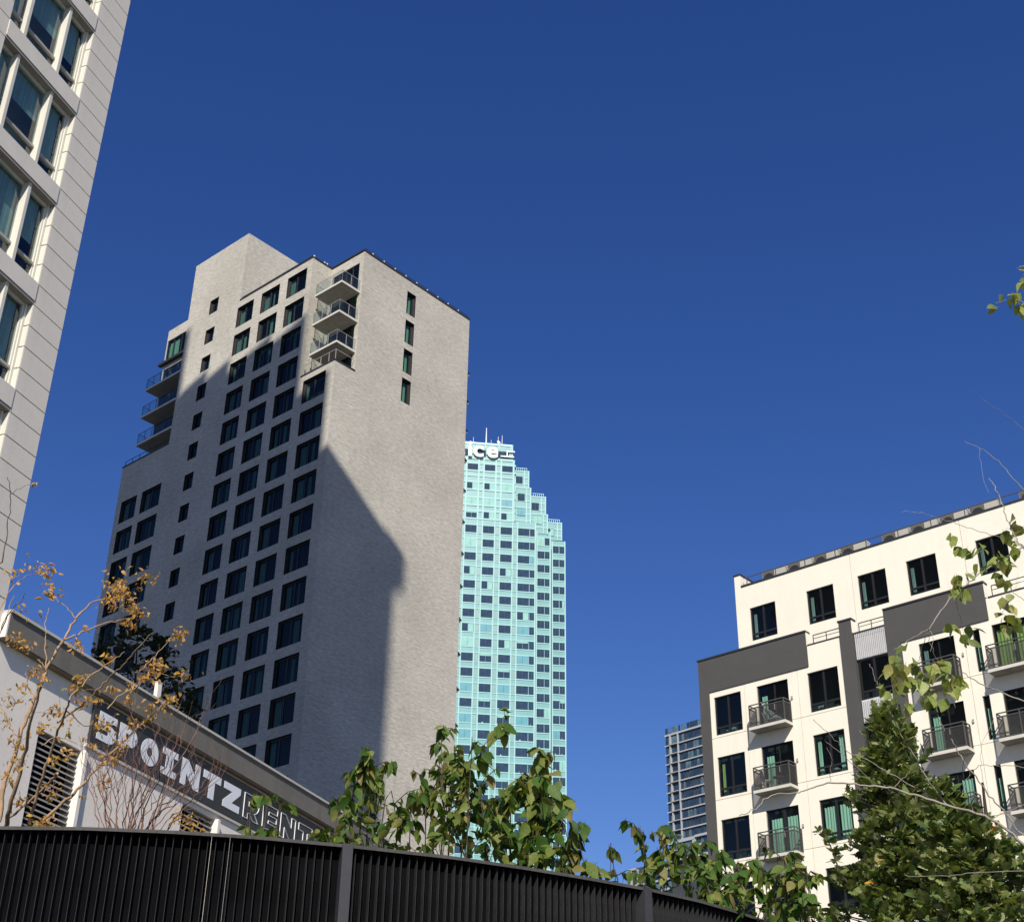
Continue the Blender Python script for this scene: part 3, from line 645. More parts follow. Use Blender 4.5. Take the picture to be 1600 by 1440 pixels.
    for k in range(8):
        bs[(0, k)] = balc(3.17, 5.20, k); bs[(1, k)] = balc(q(10.35), q(12.1), k); bs[(2, k)] = balc(q(13.33), q(15.15), k); 
    # wall lights
    lm = MB().box(-.04, .04, -.06, 0, -.09, .07, 'vent_grey').mesh('wall_lamp')
    for k in range(6):
        place('wall_lamp', lm, W, (5.26, 0, 25.75 - PT * k)); place('wall_lamp', lm, W, (14.05, 0, 25.75 - PT * k))
    # things on the balconies stay top level
    Mw = Matrix.Translation(W.location) @ Matrix.Rotation(radians(-41.45), 4, 'Z')
    def chair(x, y, z, rz, lab, white):
        c = thing('patio_chair', lab, 'chair', Mw @ Vector((x, y, z)), radians(-41.45) + rz)
        s = MB(); m_ = 'chair_white' if white else 'wicker'
        s.box(-.22, .22, -.2, .2, .42, .46, m_); s.build('seat', c)
        s = MB(); s.quad([(-.22, .2, .46), (.22, .2, .46), (.2, .30, .92), (-.2, .30, .92)], m_); s.box(-.21, .21, .27, .31, .88, .93, m_); s.build('backrest', c)
        for a, b in ((-.2, -.18), (.2, -.18), (-.2, .18), (.2, .18)):
            s = MB(); s.bar((a, b, 0), (a * .95, b * .95, .42), .03, m_); s.build('leg', c)
    o, t = bs[(0, 1)]
    chair(3.75, -.32, t, 2.4, 'white-backed garden chair on the second left balcony of the cream block', True)
    tb = thing('balcony_table', 'small round wicker table beside the white chair on the balcony', 'table', Mw @ Vector((4.35, -.36, t)), 0)
    s = MB(); s.tube([(0, 0, .5), (0, 0, .53)], [.26, .26], 'wicker', 12); s.build('tabletop', tb)
    for i in range(3):
        a = i * 2.1; s = MB(); s.bar((.2 * cos(a), .2 * sin(a), 0), (.08 * cos(a), .08 * sin(a), .5), .03, 'wicker'); s.build('leg', tb)
    o, t = bs[(0, 0)]
    um = thing('closed_parasol', 'closed grey-green parasol leaning in the topmost left balcony', 'parasol', Mw @ Vector((4.1, -.3, t)), radians(-41.45))
    s = MB(); s.tube([(.25, 0, .45), (-.1, 0, .8), (-.42, .05, 1.25)], [.16, .10, .02], 'curtain_grey', 8); s.build('canopy', um)
    s = MB(); s.tube([(.45, 0, .02), (-.45, .05, 1.32)], [.018, .018], 'vent_grey', 6); s.build('pole', um)
    ch = thing('sun_lounger', 'folded olive sun lounger on the topmost left balcony beside the parasol', 'lounger', Mw @ Vector((4.35, -.36, t)), radians(-41.45))
    s = MB(); s.box(-.4, .35, -.22, .22, .22, .3, 'curtain_grey'); s.build('seat', ch); s = MB(); s.quad([(-.4, -.2, .3), (-.4, .2, .3), (-.55, .2, .7), (-.55, -.2, .7)], 'curtain_grey'); s.box(.1, .3, -.2, .2, .3, .36, 'chair_white'); s.build('backrest', ch)
    for a, b in ((-.35, -.18), (.3, -.18), (-.35, .18), (.3, .18)):
        s = MB(); s.bar((a, b, 0), (a, b, .22), .03, 'vent_grey'); s.build('leg', ch)
    # air conditioners on the roof
    names = ['first from the left end', 'second from the left end', 'third from the left end', 'fourth, left of the first gap', 'fifth, right of the first gap', 'sixth', 'seventh', 'eighth', 'ninth', 'tenth', 'eleventh', 'last, right of the second gap']
    unit = MB(); unit.box(0, 1.42, 0, .5, .1, 1.0, 'ac_white'); unit.box(.05, .15, .1, .4, -.32, .1, 'black_metal'); unit.box(1.25, 1.35, .1, .4, -.32, .1, 'black_metal')
    um_ = unit.mesh('casing'); gr = MB(); gr.box(.02, .74, -.012, 0, .14, .97, 'ac_grille')
    gr.tube([(.38, -.02, .58), (.38, -.013, .58)], [.30, .30], 'black_metal', 16); grm = gr.mesh('fan_grille')
    tp = MB().box(-.02, 1.44, -.02, .52, 1.003, 1.05, 'bracket_white').mesh('lid')
    xs = [2.40, 3.98, 5.56, 7.14, 9.5, 11.08, 12.66, 14.24, 16.75, 18.3]
    for i, x in enumerate(xs):
        a = thing('air_conditioner', 'air conditioner with round fan on the cream roof, %s' % names[i], 'air conditioner', Mw @ Vector((x, 3.0, 33.28)), radians(-41.45), 'air conditioners on the roof of the cream block')
        place('casing', um_, a); place('fan_grille', grm, a); place('lid', tp, a)
build_white()

# ------------------------------------------------------------------ left building
def build_left():
    L = thing('office_tower', 'pale stone panelled tower with large windows cut by the left edge', 'tower', (-11.4, 29.5, -0.15), radians(69.7))
    S = 1.58; P = 3.083; J = P / 5
    z0s = 28.73 + .15 - 9 * P
    X1 = -1.153; X0 = -4.14
    dep = 0.26
    nst = 13
    # pier panels, one per joint
    g = 0.015
    pm = MB(); pm.box(-1.153, 0, 0, .10, g, J - g, 'precast'); pmm = pm.mesh('panel')
    for k in range(nst * 5 + 5): place('panel', pmm, L, (0, 0, z0s + k * J))
    pm2 = MB(); pm2.box(-1.9, 0, 0, .10, g, J - g, 'precast'); pmm2 = pm2.mesh('panel')
    for k in range(nst * 5 + 5): place('panel', pmm2, L, (X0, 0, z0s + k * J))
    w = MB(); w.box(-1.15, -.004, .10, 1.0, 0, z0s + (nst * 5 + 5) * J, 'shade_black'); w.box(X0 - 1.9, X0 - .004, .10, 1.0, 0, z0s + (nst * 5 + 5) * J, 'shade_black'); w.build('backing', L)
    # lit jamb lining of the pier: one stone per joint
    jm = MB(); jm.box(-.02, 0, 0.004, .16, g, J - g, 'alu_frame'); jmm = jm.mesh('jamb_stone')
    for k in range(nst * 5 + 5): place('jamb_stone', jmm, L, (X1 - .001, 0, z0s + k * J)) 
    # spandrels
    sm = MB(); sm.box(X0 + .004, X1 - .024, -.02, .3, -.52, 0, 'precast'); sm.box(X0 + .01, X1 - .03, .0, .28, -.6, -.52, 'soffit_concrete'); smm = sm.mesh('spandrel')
    wh = P - .60
    fr = MB(); W = X1 - .024 - X0 - .004
    A = 'alu_frame'
    fr.box(0, .07, .16, .30, 0, wh, A); fr.box(W - .07, W, .16, .30, 0, wh, A); fr.box(W - .12, W - .07, .2, .30, 0, wh, A)
    fr.box(.07, W - .12, .2, .3, 0, .06, A); fr.box(.07, W - .12, .2, .3, wh - .07, wh, A)
    mx = [(-3.50 - X0), (-2.12 - X0)]
    for x in mx: fr.box(x - .05, x + .05, .05, .30, 0, wh, A)
    cuts = [.07] + mx + [W - .12]
    for i in range(3): fr.box(cuts[i] + (.05 if i else 0), cuts[i + 1] - (.05 if i < 2 else 0), .18, .29, .55, .62, 'alu_dull')
    frm = fr.mesh('window_frame')
    pn = []
    for i in range(3):
        a = cuts[i] + (.05 if i else 0); b = cuts[i + 1] - (.05 if i < 2 else 0)
        p = MB(); p.quad([(a, .25, .06), (b, .25, .06), (b, .25, .56), (a, .25, .56)], 'glass_left'); p.quad([(a, .25, .61), (b, .25, .61), (b, .25, wh - .06), (a, .25, wh - .06)], 'glass_left'); pn.append(p.mesh('pane'))
    bl = []
    for i in range(3):
        a = cuts[i] + .05; b = cuts[i + 1] - .05; p = MB(); p.quad([(a, .36, 0), (b, .36, 0), (b, .36, 1.0), (a, .36, 1.0)], 'blind_teal_grey'); bl.append(p.mesh('blind'))
    rr = random.Random(5)
    for k in range(nst + 1):
        zt = z0s + k * P
        place('spandrel', smm, L, (0, 0, zt))
        f = place('window_frame', frm, L, (X0 + .004, 0, zt))
        for i in range(3):
            place('pane', pn[i], f)
            h = wh - .62 if rr.random() < .75 else rr.uniform(.5, 1.4)
            o = place('blind', bl[i], f, (0, 0, wh - .02 - h)); o.scale = (1, 1, h)
    w = MB(); w.box(X0, X1, 1.3, 1.5, 0, 60, 'interior'); w.build('interior', L)
    # slab masses behind the facade, up to the stepped roofs that cast the shadow on the brick tower
    H1 = z0s + (nst * 5 + 5) * J
    w = MB(); t = 'precast'
    w.box(-.004, -30, 1.0, 5.9, 0, 105.0, t); w.box(0, -30, 0, 1.0, H1, 105.0, t); w.box(X0 - 1.9, -30, 0, 1.0, 0, H1, t)
    w.box(.2, -30, -.65, .9, 102.4, 105.2, t)
    w.build('main_mass', L)
    w = MB(); w.box(-.004, -26, 5.9, 8.8, 0, 112.4, t); w.build('stepped_mass', L)
    w = MB(); w.box(-.004, -26, 8.8, 22.4, 0, 120.6, t); w.box(-.004, -12, 12.5, 17, 120.6, 121.8, t); w.box(-.004, -12, 17, 19.6, 120.6, 123.2, t); w.box(-.004, -12, 19.6, 22.4, 120.6, 124.3, t); w.build('stepped_mass', L)
    w = MB(); w.box(-.004, -22, 22.6, 44, 0, 131.5, t); w.build('stepped_mass', L)
build_left()

# ------------------------------------------------------------------ podium with the sign
def glyphs():
    """block letters on a unit-high grid: outer outline and holes"""
    def arc(cx, cy, rx, ry, a0, a1, n=8): return [(cx + rx * cos(radians(a0 + (a1 - a0) * i / n)), cy + ry * sin(radians(a0 + (a1 - a0) * i / n))) for i in range(n + 1)]
    G = {}
    G['O'] = ([arc(.60, .5, .60, .5, 0, 348, 20)], [arc(.60, .5, .2, .17, 0, 340, 12)], 1.2)
    G['P'] = ([[(0, 0), (.38, 0), (.38, .26)] + arc(.62, .63, .5, .37, -80, 90, 9) + [(0, 1)]], [[(.40, .55), (.55, .55), (.62, .62), (.55, .72), (.40, .72)]], 1.12)
    G['5'] = ([[(.02, 1), (.98, 1), (.98, .75), (.38, .75), (.38, .64), (.58, .64)] + arc(.60, .32, .42, .32, 88, -90, 10) + [(0, 0), (0, .25), (.48, .25)] + arc(.50, .325, .09, .075, -88, 88, 5) + [(0, .40)]], [], 1.0)
    G['I'] = ([[(0, 0), (1, 0), (1, .25), (.74, .25), (.74, .75), (1, .75), (1, 1), (0, 1), (0, .75), (.26, .75), (.26, .25), (0, .25)]], [], 1.0)
    G['N'] = ([[(0, 0), (.34, 0), (.34, .46), (.86, 0), (1.25, 0), (1.25, 1), (.91, 1), (.91, .54), (.39, 1), (0, 1)]], [], 1.25)
    G['T'] = ([[(.42, 0), (.80, 0), (.80, .70), (1.2, .70), (1.2, 1), (0, 1), (0, .70), (.42, .70)]], [], 1.2)
    G['Z'] = ([[(0, 0), (1.2, 0), (1.2, .28), (.62, .28), (1.2, .76), (1.2, 1), (0, 1), (0, .72), (.60, .72), (0, .24)]], [], 1.2)
    G['R'] = ([[(0, 0), (.34, 0), (.34, .24), (.44, .24), (.72, 0), (1.12, 0), (.80, .32)] + arc(.68, .65, .44, .35, -60, 90, 8) + [(0, 1)]], [[(.36, .52), (.62, .52), (.72, .62), (.62, .74), (.36, .74)]], 1.12)
    G['E'] = ([[(0, 0), (1.1, 0), (1.1, .26), (.44, .26), (.44, .38), (1.05, .38), (1.05, .60), (.44, .60), (.44, .74), (1.1, .74), (1.1, 1), (0, 1)]], [], 1.1)
    return G
def letter_solid(name, G, ch, w, h, depth, mat):
    outs, holes, gw = G[ch]
    cu = bpy.data.curves.new('tmp', 'CURVE'); cu.dimensions = '2D'; cu.fill_mode = 'BOTH'; cu.extrude = depth / 2; cu.resolution_u = 1
    for loop in outs + holes:
        sp = cu.splines.new('POLY'); sp.points.add(len(loop) - 1); sp.use_cyclic_u = True
        for i, (x, y) in enumerate(loop): sp.points[i].co = (x / gw * w, y * h, 0, 1)
    ob = bpy.data.objects.new('tmp', cu); COL.objects.link(ob)
    dg = bpy.context.evaluated_depsgraph_get(); me = bpy.data.meshes.new_from_object(ob.evaluated_get(dg)); me.name = name
    me.polygons.foreach_set('use_smooth', [False] * len(me.polygons))
    bpy.data.objects.remove(ob); me.materials.clear(); me.materials.append(MATS[mat]); return me
def build_podium():
    Pd = thing('podium_building', 'low pale rendered building with dark signboard band and deep grey roof fascia', 'building', (-11.4, 29.5, -0.15), radians(69.7))
    z = .15
    X1 = 20.5
    # wall with louvre bays
    lv = [(1.95, 3.62, .6, 12.15 + z), (8.18, 9.85, .6, 12.15 + z), (14.4, 16.07, .6, 12.15 + z)]
    cuts = [-.0, 1.95, 3.62, 5.9, 8.18, 9.85, 12.1, 14.4, 16.07, 18.3, X1]
    w = MB(); wall_cells(w, 0.01, X1, 0, 13.62 + z, lv, 'white_render', .35, 'y', 0.02); w.build('wall', Pd)
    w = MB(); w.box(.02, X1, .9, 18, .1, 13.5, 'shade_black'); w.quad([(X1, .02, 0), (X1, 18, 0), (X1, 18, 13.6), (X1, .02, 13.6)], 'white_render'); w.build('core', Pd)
    # fascia
    w = MB(); w.box(.02, X1 + .15, -.20, .5, 13.62 + z, 14.22 + z, 'fascia_concrete'); w.build('fascia', Pd)
    w = MB(); w.box(-.0, X1 + .2, -.25, .6, 14.22 + z, 14.285 + z, 'coping'); w.build('coping', Pd)
    w = MB(); w.box(.02, X1 + .1, -.17, .01, 13.585 + z, 13.618 + z, 'soffit_brown'); w.build('soffit_strip', Pd)
    w = MB(); w.box(-.03, .018, -.20, .5, 13.62 + z, 14.20 + z, 'white_render'); w.build('end_pier', Pd)
    w = MB(); w.quad([(0, .5, 14.1), (X1, .5, 14.1), (X1, 18, 14.1), (0, 18, 14.1)], 'roof_gravel'); w.build('roof', Pd)
    # trim under the sign band
    w = MB(); w.box(3.66, X1, -.05, .02, 12.28 + z, 12.36 + z, 'coping'); w.build('trim', Pd)
    # jambs lit by the sun, and the louvre blades
    for a, b, z0, z1 in lv:
        w = MB(); w.box(b - .02, b + .10, -.10, .30, z0, z1, 'white_render'); w.build('jamb', Pd)
        n = 0; zz = z1 - .12
        bm_ = MB(); bm_.quad([(0, .02, 0), (b - a - .03, .02, 0), (b - a - .03, .13, .07), (0, .13, .07)], 'louvre'); bm_.box(0, b - a - .03, -.005, .02, -.025, .012, 'vent_grey'); bl = bm_.mesh('louvre_blade')
        while zz > 3.5: place('louvre_blade', bl, Pd, (a + .005, .08, zz)); zz -= .135
    # sign
    Sg = thing('building_sign', 'long dark signboard reading 5POINTZ RENT under the roof fascia', 'sign', (-11.4, 29.5, -0.15), radians(69.7))
    w = MB(); w.box(3.74, 20.0, -.06, .018, 12.37 + z, 13.50 + z, 'sign_board'); w.build('signboard', Sg)
    G = glyphs()
    hh = .70
    seq = [('5', 3.95, 4.72), ('P', 4.84, 5.64), ('O', 5.84, 6.64), ('I', 6.82, 7.55), ('N', 7.77, 8.70), ('T', 8.87, 9.80), ('Z', 9.98, 10.90)]
    for i, (ch, a, b) in enumerate(seq):
        me = letter_solid('letter', G, ch, b - a, hh, .008, 'letter_white'); me.name = 'letter'
        place('letter', me, Sg, (a, -.066, 12.57 + z), (pi / 2, 0, 0))
    for ch, a, b in (('R', 11.13, 11.99), ('E', 12.25, 13.10), ('N', 13.32, 14.24), ('T', 14.46, 15.34)):
        outs, holes, gw = G[ch]; mb = MB(); wd = b - a
        for loop in outs + holes:
            pts = [(a + x / gw * wd, -.070, 12.57 + z + y * hh) for x, y in loop]
            for i in range(len(pts)): mb.bar(pts[i], pts[(i + 1) % len(pts)], .026, 'letter_white', .012)
        mb.build('letter_outline', Sg)
    # vent pipe on the roof
    Mp = Matrix.Translation((-11.4, 29.5, -.15)) @ Matrix.Rotation(radians(69.7), 4, 'Z')
    v = MB(); v.box(-.09, .09, -.06, .06, 0, 1.75, 'white_render'); v.box(-.10, .10, -.07, .07, 1.75, 1.78, 'coping')
    o = v.build('vent_post', None, Mp @ Vector((8.3, 1.4, 14.1))); o.rotation_euler = (0, 0, radians(69.7)); tag(o, 'small square white vent post standing on the grey podium roof', 'vent post')
build_podium()

# ------------------------------------------------------------------ turquoise glass skyscraper
def build_citi():
    C = thing('glass_skyscraper', 'turquoise glass skyscraper with stepped crown behind the brick tower', 'skyscraper', (13.9708, 329.704, -.15), radians(7))
    FP = 3.92; z = .15
    rr = random.Random(9)
    def top(k): return 168.0 + z - FP * k
    cnt = [0]
    wc = {}
    styles = ['navy'] * 10 + ['blind', 'half', 'top', 'top', 'blue']
    def wmesh(w, style, split):
        key = (round(w, 2), style, split)
        if key in wc: return wc[key]
        m = MB(); h = 2.1
        m.box(-.08, w + .08, -.05, .0, 0, h, 'navy_glass' if style not in ('blind', 'blue') else ('blind_teal' if style == 'blind' else 'blue_teal'))
        if style == 'half': m.box(w * .5, w - .02, -.06, -.051, .02, h * .95, 'blind_teal'); 
        if style == 'top': m.box(.03, w - .03, -.06, -.051, h * .74, h - .04, 'blind_teal')
        if style == 'navy' and split == 'c': m.box(w * .3, w * .42, -.06, -.051, .02, .25, 'blind_pale')
        m.box(w / 2 - .03, w / 2 + .03, -.075, -.05, 0, h, 'far_dark' if style not in ('top',) else 'teal_panel')
        wc[key] = m.mesh('window'); return wc[key]
    def field(y, x0, x1, cols, kmax, ktop, zcap, xl=None, kmin=0):
        """one plane of the facade: spandrel sheet, frames, windows"""
        w = MB(); w.box(x0, x1, y, y + 6, 40, zcap, 'teal_spandrel'); w.build('facade', C)
        f = MB()
        for k in range(kmin, kmax):
            t = top(k)
            for zc in (t + .24, t - 2.16):
                if zc < zcap: f.box(x0, x1, y - .10, y + .01, zc - .13, zc + .13, 'teal_frame')
            if t + .45 < zcap: f.box(x0, x1, y - .03, y + .01, t + .30, t + .34, 'far_dark')
        for a, b in cols:
            for x in (a - .22, b + .22):
                if any(p != (a, b) and p[0] - .2 < x < p[1] + .2 for p in cols): continue
                if x0 < x < x1: f.box(x - .15, x + .15, y - .12, y + .01, 40, zcap - .1, 'teal_frame')
        f.box(x1 - .25, x1 + .02, y - .14, y + .02, 40, zcap, 'teal_frame')
        f.build('mullion_grid', C)
        for k in range(kmin, kmax):
            for i, (a, b) in enumerate(cols):
                if cnt[0] >= 298: break
                st = styles[rr.randrange(len(styles))]
                if k < 8 and st == 'top': st = 'navy'
                place('window', wmesh(b - a, st, 'c' if (k > 12 and rr.random() < .5) else 'n'), C, (a, y - .045, top(k) - 2.0)); cnt[0] += 1
        # turquoise panels between the windows
        p = MB()
        for i in range(len(cols) - 1):
            a = cols[i][1] + .46; b = cols[i + 1][0] - .46
            if b - a > .4:
                for k in range(kmin, kmax): p.box(a, b, y - .06, y + .005, top(k) - 1.9, top(k) - .1, 'teal_panel')
        if p.v: o = p.build('infill_panel', C); o['kind'] = 'stuff'
    main = [(-30.5, -27.7), (-25.9, -23.1), (-21.3, -18.53), (-16.7, -13.85), (-12.11, -9.31), (-8.98, -7.85)]
    field(0.0, -52, -7.6, main, 25, 0, 170.0)
    # crown of the main plane, two steps narrower
    crown = main[1:4]
    w = MB(); w.box(-50, -13.0, .05, 6, 170, 183, 'teal_spandrel'); w.box(-50, -13.3, .05, 6, 183, 188.3, 'teal_spandrel'); w.box(-50, -13.9, .1, 6, 188.3, 193.0, 'teal_spandrel'); w.build('crown', C)
    f = MB()
    for t in (172.35, 176.3, 180.9, 186.55):
        for zc in (t + .15, t - 2.15): f.box(-50, -13.0, -.10, .05, zc - .22, zc + .22, 'teal_frame')
    for a, b in main[1:4]:
        for x in (a - .22, b + .22): f.box(x - .22, x + .22, -.12, .04, 170, 188.2, 'teal_frame')
    f.box(-13.25, -12.98, -.1, .1, 170, 183, 'teal_frame'); f.box(-50, -13.28, -.1, .1, 187.9, 188.4, 'teal_frame'); f.box(-50, -13.85, -.05, .12, 192.6, 193.1, 'pale_teal_edge')
    f.box(-50, -13.0, -.09, .05, 182.7, 183.1, 'teal_frame')
    for x in (-26, -21.3, -17.6, -14.4): f.box(x - .15, x + .15, -.02, .12, 191.4, 192.7, 'teal_frame')
    f.box(-14.15, -13.85, -.05, .1, 188.4, 193.0, 'teal_frame')
    f.build('mullion_grid', C)
    for t, sts in ((172.35, ('top', 'half', 'half')), (176.3, ('blind', 'blind', 'blue')), (180.9, ('half', 'half', 'blind')), (186.55, ('navy', 'navy', 'navy'))):
        for (a, b), st in zip(main[1:4], sts): place('window', wmesh(b - a, st, 'n'), C, (a, -.0, t - 2.0))
    # stepped shoulder planes
    def shoulder(y, x0, x1, z0, z1, wins, rail=True):
        w = MB(); w.box(x0, x1, y, y + 6, z0, z1, 'teal_spandrel')
        n = int((z1 - z0) / 1.95)
        for i in range(n + 1):
            zc = z1 - .2 - i * 1.95
            if zc > z0: w.box(x0, x1 + .02, y - .1, y, zc - .17, zc + .17, 'teal_frame')
        w.box(x1 - .3, x1 + .03, y - .12, y, z0, z1, 'teal_frame'); w.box(x1 - 1.35, x1 - 1.1, y - .12, y, z0, z1, 'teal_frame'); w.build('shoulder', C)
        for (a, b, t, st) in wins: place('window', wmesh(b - a, st, 'n'), C, (a, y - .11, t - 2.0))
        if rail:
            g = MB()
            for i in range(6): x = x1 - .6 - i * .55; g.bar((x, y + .3, z1), (x, y + .3, z1 + .95), .08, 'pale_teal_edge')
            g.bar((x1 - 3.6, y + .3, z1 + .95), (x1 - .5, y + .3, z1 + .95), .09, 'pale_teal_edge'); g.build('roof_rail', C)
    shoulder(2.0, -13.4, -9.15, 181.5, 186.6, [(-12.7, -11.0, 184.6, 'navy')]); shoulder(1.9, -13.4, -8.6, 170, 181.5, [(-12.1, -10.4, 179.4, 'navy'), (-12.2, -10.2, 175.0, 'blue')], False)
    shoulder(4.6, -9.2, -4.23, 175.3, 180.6, [(-8.0, -6.2, 178.4, 'navy')]); shoulder(4.5, -9.2, -3.7, 169.4, 175.3, [(-7.4, -5.4, 174.2, 'blind')], False)
    shoulder(8.9, -5.2, .79, 170.0, 175.4, [(-3.4, -1.4, 173.2, 'half')])
    field(4.6, -9.0, -2.99, [(-6.35, -4.69), (-4.38, -3.25)], 25, 0, 170.2)
    field(8.9, -5.0, 1.63, [(-1.6, -.18), (.15, 1.33)], 25, 0, 169.8, kmin=0)
    w = MB(); w.box(-7.58, -6.80, 4.35, 4.6, 40, 167.5, 'far_dark'); w.build('shade_strip', C)  # dark box painting in the main plane's shadow on the set-back plane
    w = MB(); w.box(-2.97, -2.00, 8.65, 8.9, 40, 167.2, 'far_dark'); w.build('shade_strip', C)  # same painted shadow beside the second set-back plane
    # side bodies
    w = MB(); w.box(-52, -7.65, 6, 40, 0, 170, 'teal_spandrel'); w.box(-50, -14.5, 6, 34, 170, 192.9, 'teal_spandrel'); w.box(-7.6, -3.05, 10.6, 40, 0, 169.8, 'teal_spandrel'); w.box(-3, 1.6, 14.9, 40, 0, 169.6, 'teal_spandrel')
    w.box(-52, -7.65, .1, 6, 0, 40, 'teal_spandrel'); w.box(-7.6, 1.6, 9, 14.9, 0, 40, 'teal_spandrel'); w.build('body', C)
    # roof level windows behind the sign
    for a, b in ((-27.6, -26.0), (-23.2, -21.2), (-18.2, -15.0)): 
        place('window', wmesh(b - a, 'navy', 'n'), C, (a, -.02, 188.75))
    w = MB(); w.box(-50, -13.9, -.02, .08, 188.45, 191.0, 'teal_panel'); w.box(-28, -15.2, -.05, -.02, 189.15, 189.5, 'far_dark'); w.box(-16.6, -14.4, -.06, -.02, 190.2, 190.5, 'teal_frame'); w.build('sign_recess', C)
    # rooftop sign letters
    Sg = thing('rooftop_sign', 'white rounded lettering sign on the crown of the turquoise skyscraper', 'sign', C.location, radians(7))
    text = 'altice'; xs = {'a': -37.0, 'l': -33.0, 't': -29.1, 'i': -26.1, 'c': -24.6, 'e': -21.0}
    for ch in text:
        cu = bpy.data.curves.new('tmp', 'FONT'); cu.body = ch; cu.size = 6.5; cu.extrude = .22; cu.offset = .17; cu.resolution_u = 6
        ob = bpy.data.objects.new('tmp', cu); COL.objects.link(ob); dg = bpy.context.evaluated_depsgraph_get()
        me = bpy.data.meshes.new_from_object(ob.evaluated_get(dg)); me.name = 'letter'; bpy.data.objects.remove(ob)
        me.materials.clear(); me.materials.append(MATS['sign_white'])
        place('letter', me, Sg, (xs[ch], -.55, 188.55), (pi / 2, 0, 0))
    w = MB(); w.box(-17.2, -13.6, -.5, -.3, 189.0, 189.35, 'sign_white'); w.box(-15.6, -13.4, -.5, -.3, 190.6, 190.95, 'sign_white'); w.box(-15.6, -15.3, -.5, -.3, 189.3, 190.6, 'sign_white'); w.build('sign_bracket', Sg)
    # aerials
    Mc = Matrix.Translation(C.location) @ Matrix.Rotation(radians(7), 4, 'Z')
    for i, (x, h, r, lab) in enumerate(((-24.5, 2.2, .07, 'short thin rooftop aerial, leftmost on the turquoise skyscraper'), (-21.05, 5.3, .17, 'tallest rooftop aerial on the turquoise skyscraper'), (-19.7, 1.7, .07, 'shortest rooftop aerial, just right of the tallest one'),
                                        (-17.8, 2.9, .08, 'aerial directly above the small white dish'), (-16.75, 3.3, .09, 'rightmost rooftop aerial on the turquoise skyscraper'))):
        m = MB(); m.tube([(0, 0, 0), (0, 0, h * .35), (0, 0, h)], [r * 1.3, r, r * .6], 'bracket_white', 6); m.box(-.3, .3, -.3, .3, -.02, .1, 'vent_grey')
        o = m.build('roof_aerial', None, Mc @ Vector((x, .8, 193.0))); tag(o, lab, 'aerial', 'aerials on the turquoise skyscraper')
    m = MB(); m.tube([(0, 0, .5), (.08, -.12, .62), (.2, -.35, .7)], [.1, .35, .5], 'sign_white', 12); m.bar((0, 0, 0), (0, 0, .5), .12, 'vent_grey'); o = m.build('satellite_dish', None, Mc @ Vector((-17.9, .4, 193.0)))
    tag(o, 'small white satellite dish on the roof edge of the turquoise skyscraper', 'satellite dish')
build_citi()

